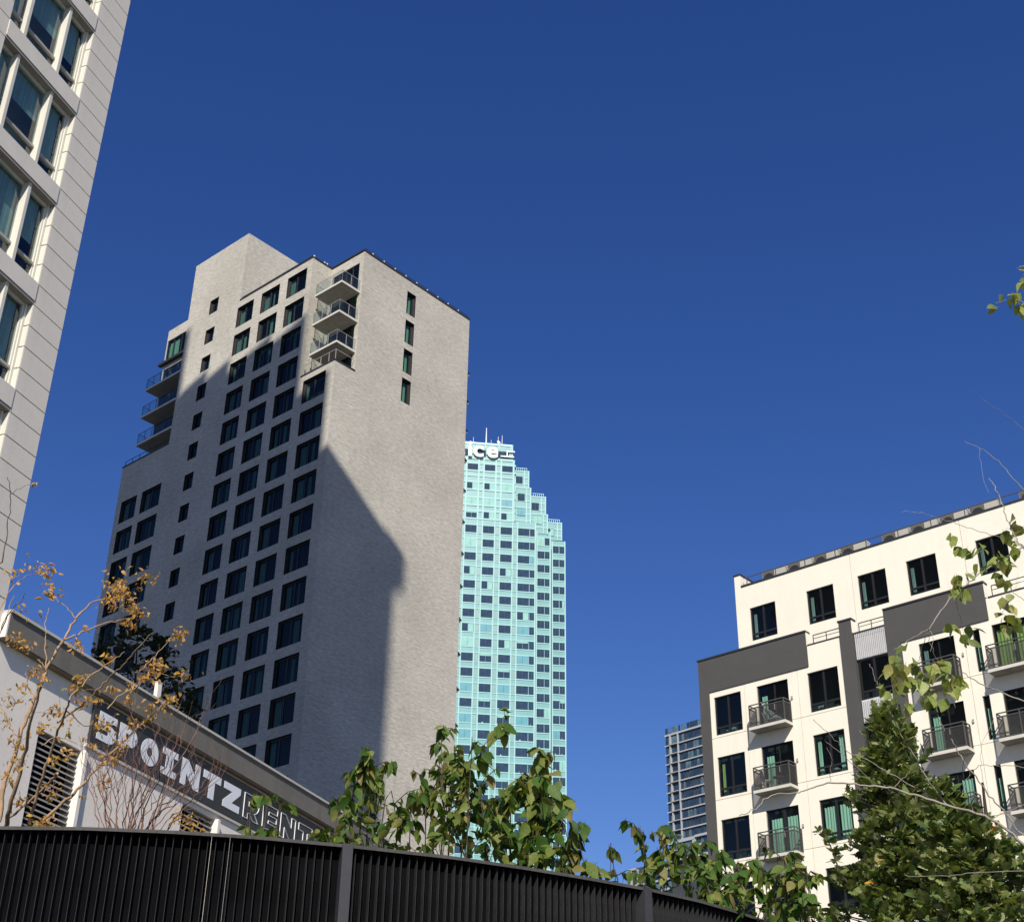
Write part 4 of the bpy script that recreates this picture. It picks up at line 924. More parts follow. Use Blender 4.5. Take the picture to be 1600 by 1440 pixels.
# ------------------------------------------------------------------ far apartment towers behind the cream block
def build_far():
    F = thing('distant_highrise', 'distant dark glass high-rise with white floor bands beside the cream block', 'high-rise', (50.2187, 437.125, -.15), radians(-47))
    P = 3.04; zt = 146.2 + .15
    w = MB(); w.box(.3, 16, .5, 16, 0, 149.6, 'far_dark'); w.build('body', F)
    w = MB(); w.box(0, 15.2, 0, .8, 149.5, 150.1, 'far_white'); w.box(5, 7.4, 2, 5, 150.1, 151.2, 'far_dark'); w.box(0, 2.6, 1, 4, 150.1, 150.9, 'far_dark'); w.build('roof_band', F)
    rr = random.Random(2)
    gp = MB()
    for k in range(-1, 13):
        z0 = zt - P * k - (0 if k >= 0 else -.2)
        if k >= 0:
            s = MB(); s.box(5.4, 15.2, -.1, .6, z0 - .2, z0 + .2, 'far_white'); s.box(0, 1.9, -.1, .6, z0 - .18, z0 + .18, 'far_white'); s.box(1.9, 5.4, -.5, .6, z0 - .18, z0 + .1, 'vent_grey'); s.box(15.2, 15.6, -.1, .3, z0 - .3, z0 + .4, 'far_white'); s.build('floor_band', F)
        g = MB(); n = 8
        for i in range(n):
            x = 5.7 + i * 1.15; g.box(x, x + rr.choice([.55, .9, 1.0]), .3, .48, z0 + .5, z0 + 2.6, rr.choice(['far_glass', 'far_glass', 'far_glass_pale', 'navy_glass']))
        g.box(.2, 1.0, .3, .48, z0 + .35, z0 + 2.7, 'far_glass'); g.box(1.15, 1.75, .3, .48, z0 + .35, z0 + 2.7, 'far_glass_pale')
        g.box(2.6, 5.2, .35, .48, z0 + .35, z0 + 2.7, 'far_glass' if k > 0 else 'far_glass_pale'); g.build('window_band', F)
    s = MB(); s.box(2.15, 2.5, -.3, .5, 110, 149.6, 'far_white'); s.box(5.3, 5.6, -.2, .5, 110, 149.6, 'far_white'); s.build('pilaster', F)
    # base frame with big pale glass
    s = MB(); s.box(-.4, 10.4, -.5, .4, 115.0, 116.0, 'far_white'); s.box(9.6, 10.6, -.4, .4, 107.4, 115.0, 'far_white'); s.box(-.2, 15.2, -.4, .4, 109.7, 110.4, 'far_white'); s.box(10.6, 15.2, -.3, .4, 112.9, 113.5, 'far_white')
    s.box(10.6, 15.2, -.3, .4, 115.6, 116.3, 'far_white'); s.build('white_frame', F)
    s = MB(); s.box(.3, 9.6, -.1, .45, 110.4, 115.0, 'far_glass_pale'); s.build('large_window', F)
    # taller rear wing whose slab tips show at the edge of the cream block
    F2 = thing('distant_highrise', 'distant tower hidden behind the cream block, only its white slab tips showing', 'high-rise', (50.2187, 437.125, -.15), radians(-47))
    w = MB(); w.box(16.6, 34, 3, 18, 0, 160, 'far_dark'); w.build('body', F2)
    for k in range(18):
        z0 = 107 + P * k; s = MB(); s.box(15.8, 33, 2.6, 3.4, z0 - .25, z0 + .25, 'far_white'); s.build('floor_band', F2)
    # low wing to the left
    F3 = thing('distant_lowrise', 'distant low white-banded building glimpsed through the leaves above the fence', 'building', (50.2187, 437.125, -.15), radians(-47))
    w = MB(); w.box(-18.4, .1, 2, 14, 0, 111.0, 'far_dark'); w.build('body', F3)
    s = MB(); s.box(-18.9, -15.5, 1.4, 2.4, 110.4, 111.0, 'far_white'); s.box(-17.6, -17.1, 1.4, 2.2, 98, 110.4, 'far_white'); s.box(-14.8, -14.4, 1.4, 2.2, 98, 110.4, 'far_white'); s.build('white_frame', F3)
    for k in range(8):
        z0 = 108.5 - P * k; s = MB(); s.box(-15.5, 14.5, 1.2, 2.1, z0 - .3, z0 + .3, 'far_white'); s.build('floor_band', F3)
        g = MB(); g.box(-14.5, 14.5, 1.7, 2.05, z0 - 2.6, z0 - .4, 'far_glass_pale' if k % 2 else 'far_glass'); g.build('window_band', F3)
build_far()

# ------------------------------------------------------------------ fence
FPTS = [(-2.75, 5.62), (-2.35, 5.56), (-1.97, 5.52), (-1.62, 5.51), (-1.30, 5.54), (-.99, 5.60), (-.63, 5.71), (-.24, 5.86), (.03, 6.0), (.3, 6.16), (.6, 6.36), (.85, 6.57), (1.05, 6.78), (1.4, 7.2), (1.7, 7.7)]
def fence_path():
    import bisect
    seg = [0.0]
    for i in range(1, len(FPTS)): seg.append(seg[-1] + math.dist(FPTS[i], FPTS[i - 1]))
    def P(s):
        i = min(max(bisect.bisect(seg, s) - 1, 0), len(FPTS) - 2); t = (s - seg[i]) / (seg[i + 1] - seg[i])
        return Vector((FPTS[i][0] * (1 - t) + FPTS[i + 1][0] * t, FPTS[i][1] * (1 - t) + FPTS[i + 1][1] * t, 0))
    return P, seg[-1]
def build_fence():
    Fn = thing('louvre_fence', 'curved black metal fence of close upright ribs with a slim top rail', 'fence', (0, 0, 0))
    P, L = fence_path(); ZT = 3.05
    n = 90; panel = MB(); cap = MB()
    def nrm(s):
        d = (P(min(s + .05, L)) - P(max(s - .05, 0))).normalized(); return d, Vector((d.y, -d.x, 0))  # normal towards the camera side
    pts = []
    slits = []
    for px in (322, 352):
        r_ = ray(px, 1380); s_ = min((abs(P(L * i / 2000).x / P(L * i / 2000).y - r_.x / r_.y), L * i / 2000) for i in range(2001))[1]; slits += [s_ - .0006, s_ + .0006]
    ss = sorted([L * i / n for i in range(n + 1)] + slits); n = len(ss) - 1
    for s in ss:
        d, nn = nrm(s); pts.append((P(s), nn))
    for i in range(n):
        (a, na), (b, nb) = pts[i], pts[i + 1]
        q = [a - na * .002, b - nb * .002]
        if ss[i] in slits and ss[i + 1] in slits:
            cap.quad([a + na * .05 + Vector((0, 0, ZT - .013)), b + nb * .05 + Vector((0, 0, ZT - .013)), b + nb * .05 + Vector((0, 0, ZT)), a + na * .05 + Vector((0, 0, ZT))], 'fence_cap'); continue
        panel.quad([q[0] + Vector((0, 0, .05)), q[1] + Vector((0, 0, .05)), q[1] + Vector((0, 0, ZT - .013)), q[0] + Vector((0, 0, ZT - .013))], 'fence_black')
        panel.quad([a - na * .03 + Vector((0, 0, .05)), a - na * .03 + Vector((0, 0, ZT - .013)), b - nb * .03 + Vector((0, 0, ZT - .013)), b - nb * .03 + Vector((0, 0, .05))], 'fence_black')
        f0, f1, g0, g1 = a + na * .05, b + nb * .05, a - na * .035, b - nb * .035
        zl, zh = Vector((0, 0, ZT - .013)), Vector((0, 0, ZT))
        cap.quad([f0 + zl, f1 + zl, f1 + zh, f0 + zh], 'fence_cap'); cap.quad([f0 + zh, f1 + zh, g1 + zh, g0 + zh], 'fence_cap')
        cap.quad([f0 + zl, g0 + zl, g1 + zl, f1 + zl], 'fence_black'); cap.quad([g0 + zl, g0 + zh, g1 + zh, g1 + zl], 'fence_post')
    panel.build('backing_panel', Fn); cap.build('top_rail', Fn)
    posts = []
    for tx in (-2.00, -.645, .595):
        s = min((abs(P(L * i / 600).x - tx), L * i / 600) for i in range(601))[1]; posts.append(s)
        d, nn = nrm(s); m = MB(); m.box(-.021, .021, -.058, .03, 0, ZT + .001, 'fence_post')
        o = m.build('post', Fn, P(s) + nn * 0); o.rotation_euler = (0, 0, math.atan2(d.y, d.x))
    rb = MB(); rb.box(-.0013, .0013, -.030, 0.0, .05, ZT - .014, 'fence_rib'); rm = rb.mesh('rib')
    s = .016; k = 0
    while s < L:
        if all(abs(s - q) > .03 for q in posts):
            d, nn = nrm(s); o = place('rib', rm, Fn, P(s), (0, 0, math.atan2(d.y, d.x) + rnd.uniform(-.05, .05)))
            k += 1
        s += .0322
build_fence()

# ------------------------------------------------------------------ plants
def leaf_ovate(L=1.0, Wd=.52, cup=.16, droop=.25, m='leaf_green'):
    """ovate pointed leaf folded along its midrib, lying along +X"""
    mb = MB(); prof = [(0, 0), (.12, .55), (.32, 1.0), (.55, .88), (.78, .45), (1, 0)]
    rows = []
    for t, wv in prof:
        z = -droop * t * t * L; h = Wd / 2 * wv * L; rows.append(((t * L, -h, z + cup * wv * L * .5), (t * L, 0, z), (t * L, h, z + cup * wv * L * .5)))
    b = len(mb.v)
    for r in rows: mb.v += [r[0], r[1], r[2]]
    mi = mb.mi(m)
    for i in range(len(rows) - 1):
        for j in range(2): mb.f.append((b + i * 3 + j, b + (i + 1) * 3 + j, b + (i + 1) * 3 + j + 1, b + i * 3 + j + 1)); mb.m.append(mi)
    # petiole
    mb.quad([(0, -.012 * L, 0), (0, .012 * L, 0), (-.22 * L, .01 * L, .06 * L), (-.22 * L, -.01 * L, .06 * L)], m)
    return mb
def leaf_curl(L=1.0, m='leaf_yellow', Wd=.42):
    mb = MB(); prof = [(0, .1), (.25, .9), (.55, 1.0), (.8, .6), (1, 0.05)]
    b = 0; rows = []
    for i, (t, wv) in enumerate(prof):
        a = t * 1.9; x = sin(a) / 1.9 * L * 1.05; z = -(1 - cos(a)) / 1.9 * L; h = Wd / 2 * wv * L; rows.append(((x, -h, z + .25 * h), (x, 0, z - .1 * h), (x, h, z + .45 * h)))
    for r in rows: mb.v += list(r)
    mi = mb.mi(m)
    for i in range(len(rows) - 1):
        for j in range(2): mb.f.append((i * 3 + j, (i + 1) * 3 + j, (i + 1) * 3 + j + 1, i * 3 + j + 1)); mb.m.append(mi)
    return mb
def leaf_lobed(L=1.0, m='leaf_oak'):
    mb = MB(); out = [(0, .0), (.10, .10), (.22, .30), (.30, .16), (.42, .42), (.55, .20), (.68, .38), (.76, .14), (.90, .16), (1.0, 0)]
    c = []
    for t, h in out: c.append((t * L, h * L, .10 * h * L - .12 * t * t * L))
    lo = [(x, -y, z) for x, y, z in c]
    mid = [(t * L, 0, -.12 * t * t * L) for t, h in out]
    for i in range(len(out) - 1):
        mb.quad([mid[i], mid[i + 1], c[i + 1], c[i]] if i else [mid[0], mid[1], c[1]], m); mb.quad([mid[i], lo[i], lo[i + 1], mid[i + 1]] if i else [mid[0], lo[1], mid[1]], m)
    # weld for island colouring
    bm = bmesh.new(); me = mb.mesh('tmp'); bm.from_mesh(me); bmesh.ops.remove_doubles(bm, verts=bm.verts, dist=1e-5); bm.verts.ensure_lookup_table()
    r = MB(); r.v = [tuple(v.co) for v in bm.verts]; r.f = [tuple(v.index for v in f.verts) for f in bm.faces]; r.m = [r.mi(m)] * len(r.f); bm.free(); return r
def rotm(d, roll, droopz=0):
    """matrix whose X axis points along d"""
    d = d.normalized(); up = Vector((0, 0, 1)) if abs(d.z) < .95 else Vector((0, 1, 0))
    y = up.cross(d).normalized(); z = d.cross(y); m = Matrix((d, y, z)).transposed()
    return m @ Matrix.Rotation(roll, 3, 'X')
class Foliage:
    """leaves of one plant: up to 300 as single leaves, the rest as one joined mass"""
    def __init__(s, parent, protos, limit=300, seed=1):
        s.p = parent; s.protos = protos; s.me = [pr.mesh('leaf') for pr in protos]
        for me in s.me: me.polygons.foreach_set('use_smooth', [True] * len(me.polygons))
        s.L = []; s.limit = limit; s.r = random.Random(seed)
    def add(s, pos, d, size, roll): s.L.append((Vector(pos), d, size, roll, s.r.randrange(len(s.protos))))
    def finish(s):
        eye = Vector((0, 0, EYE)); s.L.sort(key=lambda l: -l[2] / (l[0] - eye).length * (1 + .2 * s.r.random()))
        for pos, d, size, roll, k in s.L[:s.limit]:
            o = bpy.data.objects.new('leaf', s.me[k]); COL.objects.link(o); o.parent = s.p
            o.matrix_world = Matrix.Translation(pos) @ rotm(d, roll).to_4x4() @ Matrix.Scale(size, 4)
            o.matrix_parent_inverse = Matrix.Translation(-s.p.location)
        if len(s.L) > s.limit:
            mb = MB()
            for pos, d, size, roll, k in s.L[s.limit:]:
                pr = s.protos[k]; R = rotm(d, roll); b = len(mb.v)
                mb.v += [tuple(R @ Vector(v) * size + pos - s.p.location) for v in pr.v]; mb.f += [tuple(b + i for i in f) for f in pr.f]
                mi = mb.mi(pr.mats[0]); mb.m += [mi] * len(pr.f)
            o = mb.build('foliage', s.p, smooth=True); o['kind'] = 'stuff'
def smooth_path(pts, n=4, jit=0.0, r=None):
    pts = [Vector(p) for p in pts]; out = []
    for i in range(len(pts) - 1):
        p0 = pts[max(i - 1, 0)]; p1 = pts[i]; p2 = pts[i + 1]; p3 = pts[min(i + 2, len(pts) - 1)]
        for k in range(n):
            t = k / n; q = 0.5 * ((2 * p1) + (-p0 + p2) * t + (2 * p0 - 5 * p1 + 4 * p2 - p3) * t * t + (-p0 + 3 * p1 - 3 * p2 + p3) * t ** 3)
            if jit and r and (i or k): q += Vector((r.uniform(-jit, jit), r.uniform(-jit, jit), r.uniform(-jit, jit)))
            out.append(q)
    out.append(pts[-1]); return out
def taper(n, r0, r1): return [r0 + (r1 - r0) * i / (n - 1) for i in range(n)]
def ltaper(pp, r0, r1):
    d = [0.0]
    for i in range(1, len(pp)): d.append(d[-1] + (pp[i] - pp[i - 1]).length)
    return [r0 + (r1 - r0) * x / d[-1] for x in d]
def hdir(r): a = r.uniform(0, 2 * pi); return Vector((cos(a), sin(a), 0))

# --- broad-leaved shrubs over the fence
def shrub(label, base, dist, stems, leaves_per, seed, L=.070, spread=.14, lim=300, droop=.9, bark='bark_dark', name='leafy_shrub', cat='shrub', group='leafy green shrubs behind the fence', mat='leaf_green', fill=()):
    r = random.Random(seed); b = at(base[0], base[1], dist); b.z = 0
    S = thing(name, label, cat, b, 0, group)
    protos = [leaf_ovate(1, .55, .22, .22, mat), leaf_ovate(1, .50, -.10, .4, mat), leaf_ovate(1, .6, .12, .1, mat)]
    F = Foliage(S, protos, lim, seed)
    wood = []
    tr = MB()
    for si, st in enumerate(stems):
        tip_d = dist + r.uniform(-.3, .3)
        pts = [b + Vector((r.uniform(-.05, .05), r.uniform(-.05, .05), 0))]
        n = len(st)
        for i, p in enumerate(st): pts.append(at(p[0], p[1], dist + (tip_d - dist) * (i + 1) / n))
        pp = smooth_path(pts, 5, .008, r); m = tr if si == 0 else MB()
        m.tube([p - b for p in pp], ltaper(pp, .007 if len(stems) == 1 else .014, .0015), bark, 6)
        if si: m.build('stem', S, smooth=True)
        # only the reach above the fence carries leaves in view
        vis = [q for q in pp if q.z > 2.75]
        if len(vis) < 2: continue
        tw = MB(); cnt = leaves_per[si] if isinstance(leaves_per, (list, tuple)) else leaves_per
        nt = max(3, cnt // 6)
        for j in range(nt):
            t = (j + r.random()) / nt; q = vis[min(int(t * (len(vis) - 1)), len(vis) - 2)]; q2 = vis[min(int(t * (len(vis) - 1)) + 1, len(vis) - 1)]; o = q.lerp(q2, r.random())
            h = hdir(r); sp = spread * (1.15 - .75 * t); e = o + (h * .9 + Vector((0, 0, r.uniform(-.1, .8)))) * sp * r.uniform(.4, 1.25)
            midp = o.lerp(e, .5) + Vector((0, 0, .02)); tw.tube([o - b, midp - b, e - b], [.003, .0022, .0012], bark, 4)
            for k in range(6):
                u = (k + .6) / 6; lp = o.lerp(midp, u * 2) if u < .5 else midp.lerp(e, u * 2 - 1)
                dd = (hdir(r) * r.uniform(.3, 1.0) + h * .3 + Vector((0, 0, -droop * r.uniform(.2, 1.3)))).normalized()
                F.add(lp, dd, L * r.uniform(.45, 1.25), r.uniform(-1.1, 1.1))
        tw.build('twigs', S)
        # a few leaves at the very tip
        for k in range(4): F.add(vis[-1] + Vector((0, 0, -.01 * k)), (hdir(r) + Vector((0, 0, r.uniform(-.9, .5)))).normalized(), L * r.uniform(.5, .85), r.uniform(-.8, .8))
    for (fx, fy, fr_, fn) in fill:
        tw = MB(); c0 = at(fx, min(fy + 40, 1420), dist)
        for k in range(int(fn * .85)):
            rr2 = fr_ / 2211 * dist * 1.15
            o = at(fx, fy, dist + r.uniform(-.22, .22)) + Vector((r.gauss(0, .5), r.gauss(0, .5), r.gauss(0, .5))) * rr2
            F.add(o, (hdir(r) * r.uniform(.3, 1.0) + Vector((0, 0, -droop * r.uniform(-.25, 1.2)))).normalized(), L * r.uniform(.6, 1.1), r.uniform(-1.2, 1.2))
            if k % 5 == 0: tw.tube([c0 - b, c0.lerp(o, .6) + Vector((0, 0, .02)) - b, o - b], [.003, .002, .001], bark, 4)
        if tw.v: tw.build('twigs', S)
    tr.build('trunk', S, smooth=True); F.finish(); return S
shrub('leafy green shrub in front of the sign end and the shadowed brick wall', (560, 1360), 6.5, [[(575, 1300), (572, 1230), (566, 1172)], [(560, 1310), (590, 1240), (608, 1190)], [(545, 1320), (540, 1280), (520, 1245)], [(590, 1320), (625, 1300), (622, 1260)], [(540, 1330), (520, 1310), (508, 1300)]], [96, 66, 30, 30, 30], 21, spread=.13, fill=[(570, 1296, 30, 33), (600, 1296, 27, 27), (545, 1316, 23, 22), (585, 1246, 21, 22), (525, 1318, 16, 13), (630, 1326, 14, 11)])
shrub('green shrub with a bare upright tip where brick tower meets turquoise tower', (700, 1370), 6.7, [[(700, 1300), (690, 1220), (693, 1142)], [(720, 1310), (722, 1240), (715, 1180)], [(665, 1320), (670, 1270), (665, 1240)], [(730, 1320), (760, 1290), (770, 1270)], [(640, 1340), (645, 1300), (640, 1290)], [(690, 1330), (720, 1290), (740, 1250)]], [96, 90, 54, 54, 36, 60], 22, spread=.16, fill=[(690, 1306, 32, 33), (730, 1306, 30, 33), (665, 1321, 23, 19), (700, 1246, 23, 22), (760, 1321, 21, 22), (725, 1256, 21, 19), (690, 1196, 14, 12)])
shrub('slender shoot with few hanging leaves before the turquoise tower', (735, 1370), 6.4, [[(730, 1260), (745, 1185), (770, 1145), (793, 1108)]], [26], 26, spread=.10, lim=60, L=.09, name='leafy_shoot', cat='shoot')
shrub('tallest dark green shrub in front of the turquoise tower corner', (820, 1390), 6.9, [[(825, 1320), (830, 1250), (843, 1178)], [(800, 1330), (790, 1290), (800, 1240)], [(850, 1340), (860, 1290), (862, 1250)], [(870, 1360), (890, 1330), (905, 1335)], [(790, 1340), (770, 1310), (778, 1290)], [(840, 1350), (838, 1300), (850, 1220)], [(880, 1370), (915, 1355), (935, 1362)]], [84, 54, 60, 42, 36, 60, 30], 23, spread=.16, L=.10, fill=[(830, 1316, 32, 33), (800, 1326, 23, 24), (860, 1316, 27, 27), (850, 1246, 21, 19), (885, 1346, 19, 16), (835, 1356, 32, 24)])
shrub('low arching leafy shrub in front of the distant high-rise', (1060, 1452), 7.3, [[(1010, 1382), (1008, 1357)], [(1040, 1392), (1035, 1362)], [(1060, 1402), (1075, 1362)], [(1090, 1412), (1105, 1362), (1095, 1342)], [(1120, 1432), (1130, 1382)], [(1140, 1442), (1155, 1397)], [(965, 1397), (955, 1370)], [(1100, 1442), (1110, 1412)]], [42, 36, 42, 42, 48, 42, 18, 42], 24, spread=.14, L=.074, fill=[(1035, 1378, 21, 19), (1070, 1386, 23, 22), (1110, 1386, 27, 27), (1150, 1416, 25, 24), (1120, 1426, 23, 19), (1010, 1368, 10, 5)])
shrub('leafy shrub with reddish leaf tips before the cream block balconies', (1230, 1490), 7.0, [[(1230, 1430), (1235, 1390), (1238, 1372)], [(1200, 1440), (1190, 1410)], [(1260, 1440), (1268, 1410)], [(1160, 1440), (1165, 1400)], [(1215, 1450), (1240, 1410)]], [54, 42, 36, 36, 36], 25, spread=.13, L=.074, fill=[(1230, 1416, 27, 27), (1200, 1431, 21, 19), (1262, 1431, 18, 15), (1170, 1436, 21, 18)])
shrub('small sprig of leaves in front of the outlined letters of the sign', (412, 1350), 6.3, [[(410, 1330), (408, 1312)], [(425, 1332), (432, 1316)], [(385, 1332), (382, 1310)]], [14, 10, 10], 27, spread=.05, lim=60, L=.06)

# --- yellow autumn tree at the left
ZL = lambda x, y: (x / 3.694, 920 + y / 3.694)
def branch_tree(S, b, dist, paths, r, bark, r0=.016, jit=.008, name='branch', depth=.5, n=5):
    out = []
    for i, (pts, ra, rb) in enumerate(paths):
        d0 = dist + r.uniform(-depth, depth); d1 = dist + r.uniform(-depth, depth); k = len(pts)
        w = [at(p[0], p[1], d0 + (d1 - d0) * j / max(1, k - 1)) for j, p in enumerate(pts)]
        pp = smooth_path(w, 5, jit, r); m = MB(); m.tube([p - b for p in pp], taper(len(pp), ra, rb), bark, n); m.build(name, S, smooth=True); out.append(pp)
    return out
def yellow_tree():
    r = random.Random(31); dist = 7.6; b = at(20, 1330, dist); b.z = 0
    S = thing('autumn_tree', 'slender multi-stemmed tree with thin golden autumn leaves at the left', 'tree', b)
    def Z(*l): return [ZL(x, y) for x, y in l]
    t = MB(); p0 = at(30, 1330, dist); pp = smooth_path([b, b.lerp(p0, .5) + Vector((.05, 0, 0)), p0], 5, .01, r); t.tube([p - b for p in pp], taper(len(pp), .045, .03), 'bark_tan', 8); t.build('trunk', S, smooth=True)
    P = [(Z((-10, 1340), (20, 1150), (110, 860), (180, 670), (250, 520), (270, 460), (370, 290), (440, 170), (520, 90), (620, 50)), .020, .005),
         (Z((30, 1400), (70, 1220), (140, 960), (170, 780), (240, 560)), .018, .008),
         (Z((370, 290), (470, 255), (570, 210), (680, 180), (760, 165)), .008, .003),
         (Z((150, 1400), (230, 1130), (310, 880), (370, 740), (400, 640)), .013, .006),
         (Z((330, 770), (470, 670), (560, 590), (650, 490), (700, 450), (770, 370), (880, 255)), .009, .003),
         (Z((180, 1400), (380, 1220), (470, 1130), (560, 1030), (700, 890), (800, 790), (880, 720), (960, 650)), .014, .004),
         (Z((270, 460), (262, 340), (262, 200), (283, 110)), .006, .002),
         (Z((0, 250), (60, 130), (110, 80), (150, 20)), .005, .002),
         (Z((270, 460), (240, 430), (218, 405)), .005, .003),
         (Z((400, 640), (520, 500), (620, 430), (720, 360)), .007, .002),
         (Z((620, 690), (700, 610), (790, 560), (880, 480), (1000, 510), (1100, 495)), .006, .002),
         (Z((960, 300), (1010, 280), (1090, 240)), .004, .0015), (Z((800, 480), (880, 400), (960, 320), (1010, 285)), .004, .002),
         (Z((110, 860), (60, 800), (20, 700), (-20, 640)), .006, .003), (Z((200, 640), (160, 560), (150, 480)), .005, .002),
         (Z((330, 1060), (300, 1100), (200, 1200), (30, 1340)), .012, .008),
         (Z((440, 170), (400, 120), (330, 60), (280, 0)), .005, .002), (Z((380, 700), (470, 780), (560, 800)), .005, .002),
         (Z((560, 1030), (640, 1000), (690, 940)), .005, .002), (Z((240, 900), (330, 850), (450, 900)), .005, .002)]
    P += [([(-8, 890), (5, 870), (12, 820), (17, 775), (12, 745)], .006, .002), ([(17, 772), (35, 760), (60, 755)], .003, .0015), ([(-5, 960), (18, 920), (40, 900), (75, 893)], .005, .002), ([(-5, 1000), (10, 960), (22, 930)], .004, .002)]
    paths = branch_tree(S, b, dist, [(p, ra * .72, rb * .8) for p, ra, rb in P], r, 'bark_tan', jit=.006)
    F = Foliage(S, [leaf_curl(1, 'leaf_yellow'), leaf_curl(1, 'leaf_yellow', .3), leaf_ovate(1, .38, .3, .3, 'leaf_yellow')], 300, 4)
    cl = [(90, 290, 42, 26), (200, 470, 38, 24), (240, 510, 30, 12), (470, 500, 32, 14), (440, 580, 50, 30), (600, 780, 48, 34), (650, 570, 26, 10), (750, 640, 32, 14), (760, 560, 28, 12), (860, 470, 60, 50), (920, 430, 30, 18), (1060, 490, 40, 16), (1040, 270, 44, 22), (1070, 240, 30, 12),
          (790, 120, 50, 34), (640, 60, 60, 36), (720, 20, 40, 24), (740, 200, 34, 18), (630, 390, 30, 14), (480, 220, 26, 8), (440, 330, 40, 14), (160, 320, 50, 18), (150, 560, 30, 8), (100, 640, 60, 22), (300, 700, 60, 26), (350, 720, 50, 18), (250, 800, 46, 20), (100, 900, 60, 24), (100, 1010, 50, 26), (120, 1230, 44, 24),
          (250, 1340, 55, 34), (230, 1390, 40, 20), (690, 900, 50, 30), (640, 980, 44, 22), (600, 1110, 36, 22), (480, 1190, 24, 6), (400, 950, 36, 14), (300, 1150, 44, 18), (860, 700, 46, 24), (780, 780, 40, 18), (960, 660, 44, 24), (990, 620, 34, 12), (1100, 1340, 46, 22), (1030, 1320, 36, 14), (1150, 1400, 40, 16), (540, 900, 34, 12), (320, 980, 36, 12), (470, 660, 30, 12), (60, 1100, 40, 14),
          (560, 640, 20, 8), (520, 640, 20, 6), (30, 750, 40, 12), (400, 820, 40, 10)]
    ex = [((1 + .0) * x, y, s_, n_) for x, y, s_, n_ in [(285, 890, 0, 0)]]
    for x, y, sz, n in cl:
        px, py = ZL(x, y); d = dist + r.uniform(-.4, .4); c = at(px, py, d); rad = sz / 3.694 / 2211 * 9.0
        ax = (hdir(r) + Vector((0, 0, r.uniform(-.3, .5)))).normalized()
        n = int(n * 1.15)
        tw = []
        for k in range(n):
            o = c + Vector((r.gauss(0, .55), r.gauss(0, .55), r.gauss(0, .42))) * rad
            F.add(o, (hdir(r) * r.uniform(.5, 1) + Vector((0, 0, r.uniform(-1.1, .3)))).normalized(), r.uniform(.02, .044), r.uniform(-1.5, 1.5)); tw.append(o)
        m = MB()
        for k in range(0, len(tw), 3): q = c + Vector((0, 0, -rad * .3)); m.tube([q - b, q.lerp(tw[k], .5) + Vector((0, 0, .01)) - b, tw[k] - b], [.0018, .0012, .0008], 'bark_tan', 3)
        if m.v: m.build('twigs', S)
    for px, py, n, sz in ((40, 885, 10, 12), (72, 893, 26, 16), (62, 887, 12, 8), (20, 897, 12, 12), (80, 918, 18, 14), (75, 928, 14, 8), (58, 756, 5, 4), (30, 950, 6, 8), (50, 962, 6, 10), (185, 905, 24, 20), (225, 900, 18, 16), (200, 925, 26, 22), (205, 950, 16, 14), (180, 915, 14, 12), (240, 905, 8, 8), (120, 1000, 10, 14)):
        c = at(px, py, dist + r.uniform(-.3, .3)); rad = sz / 2211 * 9
        for k in range(n): F.add(c + Vector((r.gauss(0, .55), r.gauss(0, .55), r.gauss(0, .4))) * rad, (hdir(r) + Vector((0, 0, r.uniform(-1, .3)))).normalized(), r.uniform(.022, .048), r.uniform(-1.5, 1.5))
    F.finish()
yellow_tree()

# --- bare twiggy shrub before the pale wall
def bare_shrub():
    r = random.Random(41); dist = 6.6; b = at(192, 1330, dist); b.z = 0
    S = thing('bare_shrub', 'leafless shrub of thin reddish twigs in front of the pale wall and sign', 'shrub', b)
    t = MB(); base = at(192, 1310, dist); t.tube([Vector((0, 0, 0)), (base - b) * .5, base - b], [.03, .022, .018], 'bark_red', 7); t.build('trunk', S)
    for i in range(34):
        f = (i + r.uniform(-.3, .3)) / 33; x1 = 125 + 230 * f; x0 = 165 + 75 * f + r.uniform(-14, 14)
        y1 = 1150 + abs(f - .45) * 60 + r.uniform(-30, 60); d1 = dist + r.uniform(-.4, .4)
        if i % 6 == 0 and f > .35: y1 = 1085 + r.uniform(-10, 40)
        pts = [at(x0, 1320, dist), at(x0 + (x1 - x0) * .3, 1320 + (y1 - 1320) * .4, dist + (d1 - dist) * .4), at(x0 + (x1 - x0) * .75, 1320 + (y1 - 1320) * .75, d1), at(x1, y1, d1)]
        pp = smooth_path(pts, 5, .010, r); m = MB(); m.tube([p - b for p in pp], taper(len(pp), r.uniform(.0026, .0048), .0009), 'bark_red', 4)
        for j in range(6, len(pp) - 1, 2):
            q = pp[j]; e = q + (hdir(r) * .5 + Vector((0, 0, 1))) * r.uniform(.05, .16); m.tube([q - b, q.lerp(e, .5) + hdir(r) * .01 - b, e - b], [.0014, .0011, .0007], 'bark_red', 3)
        m.build('stem', S)
bare_shrub()

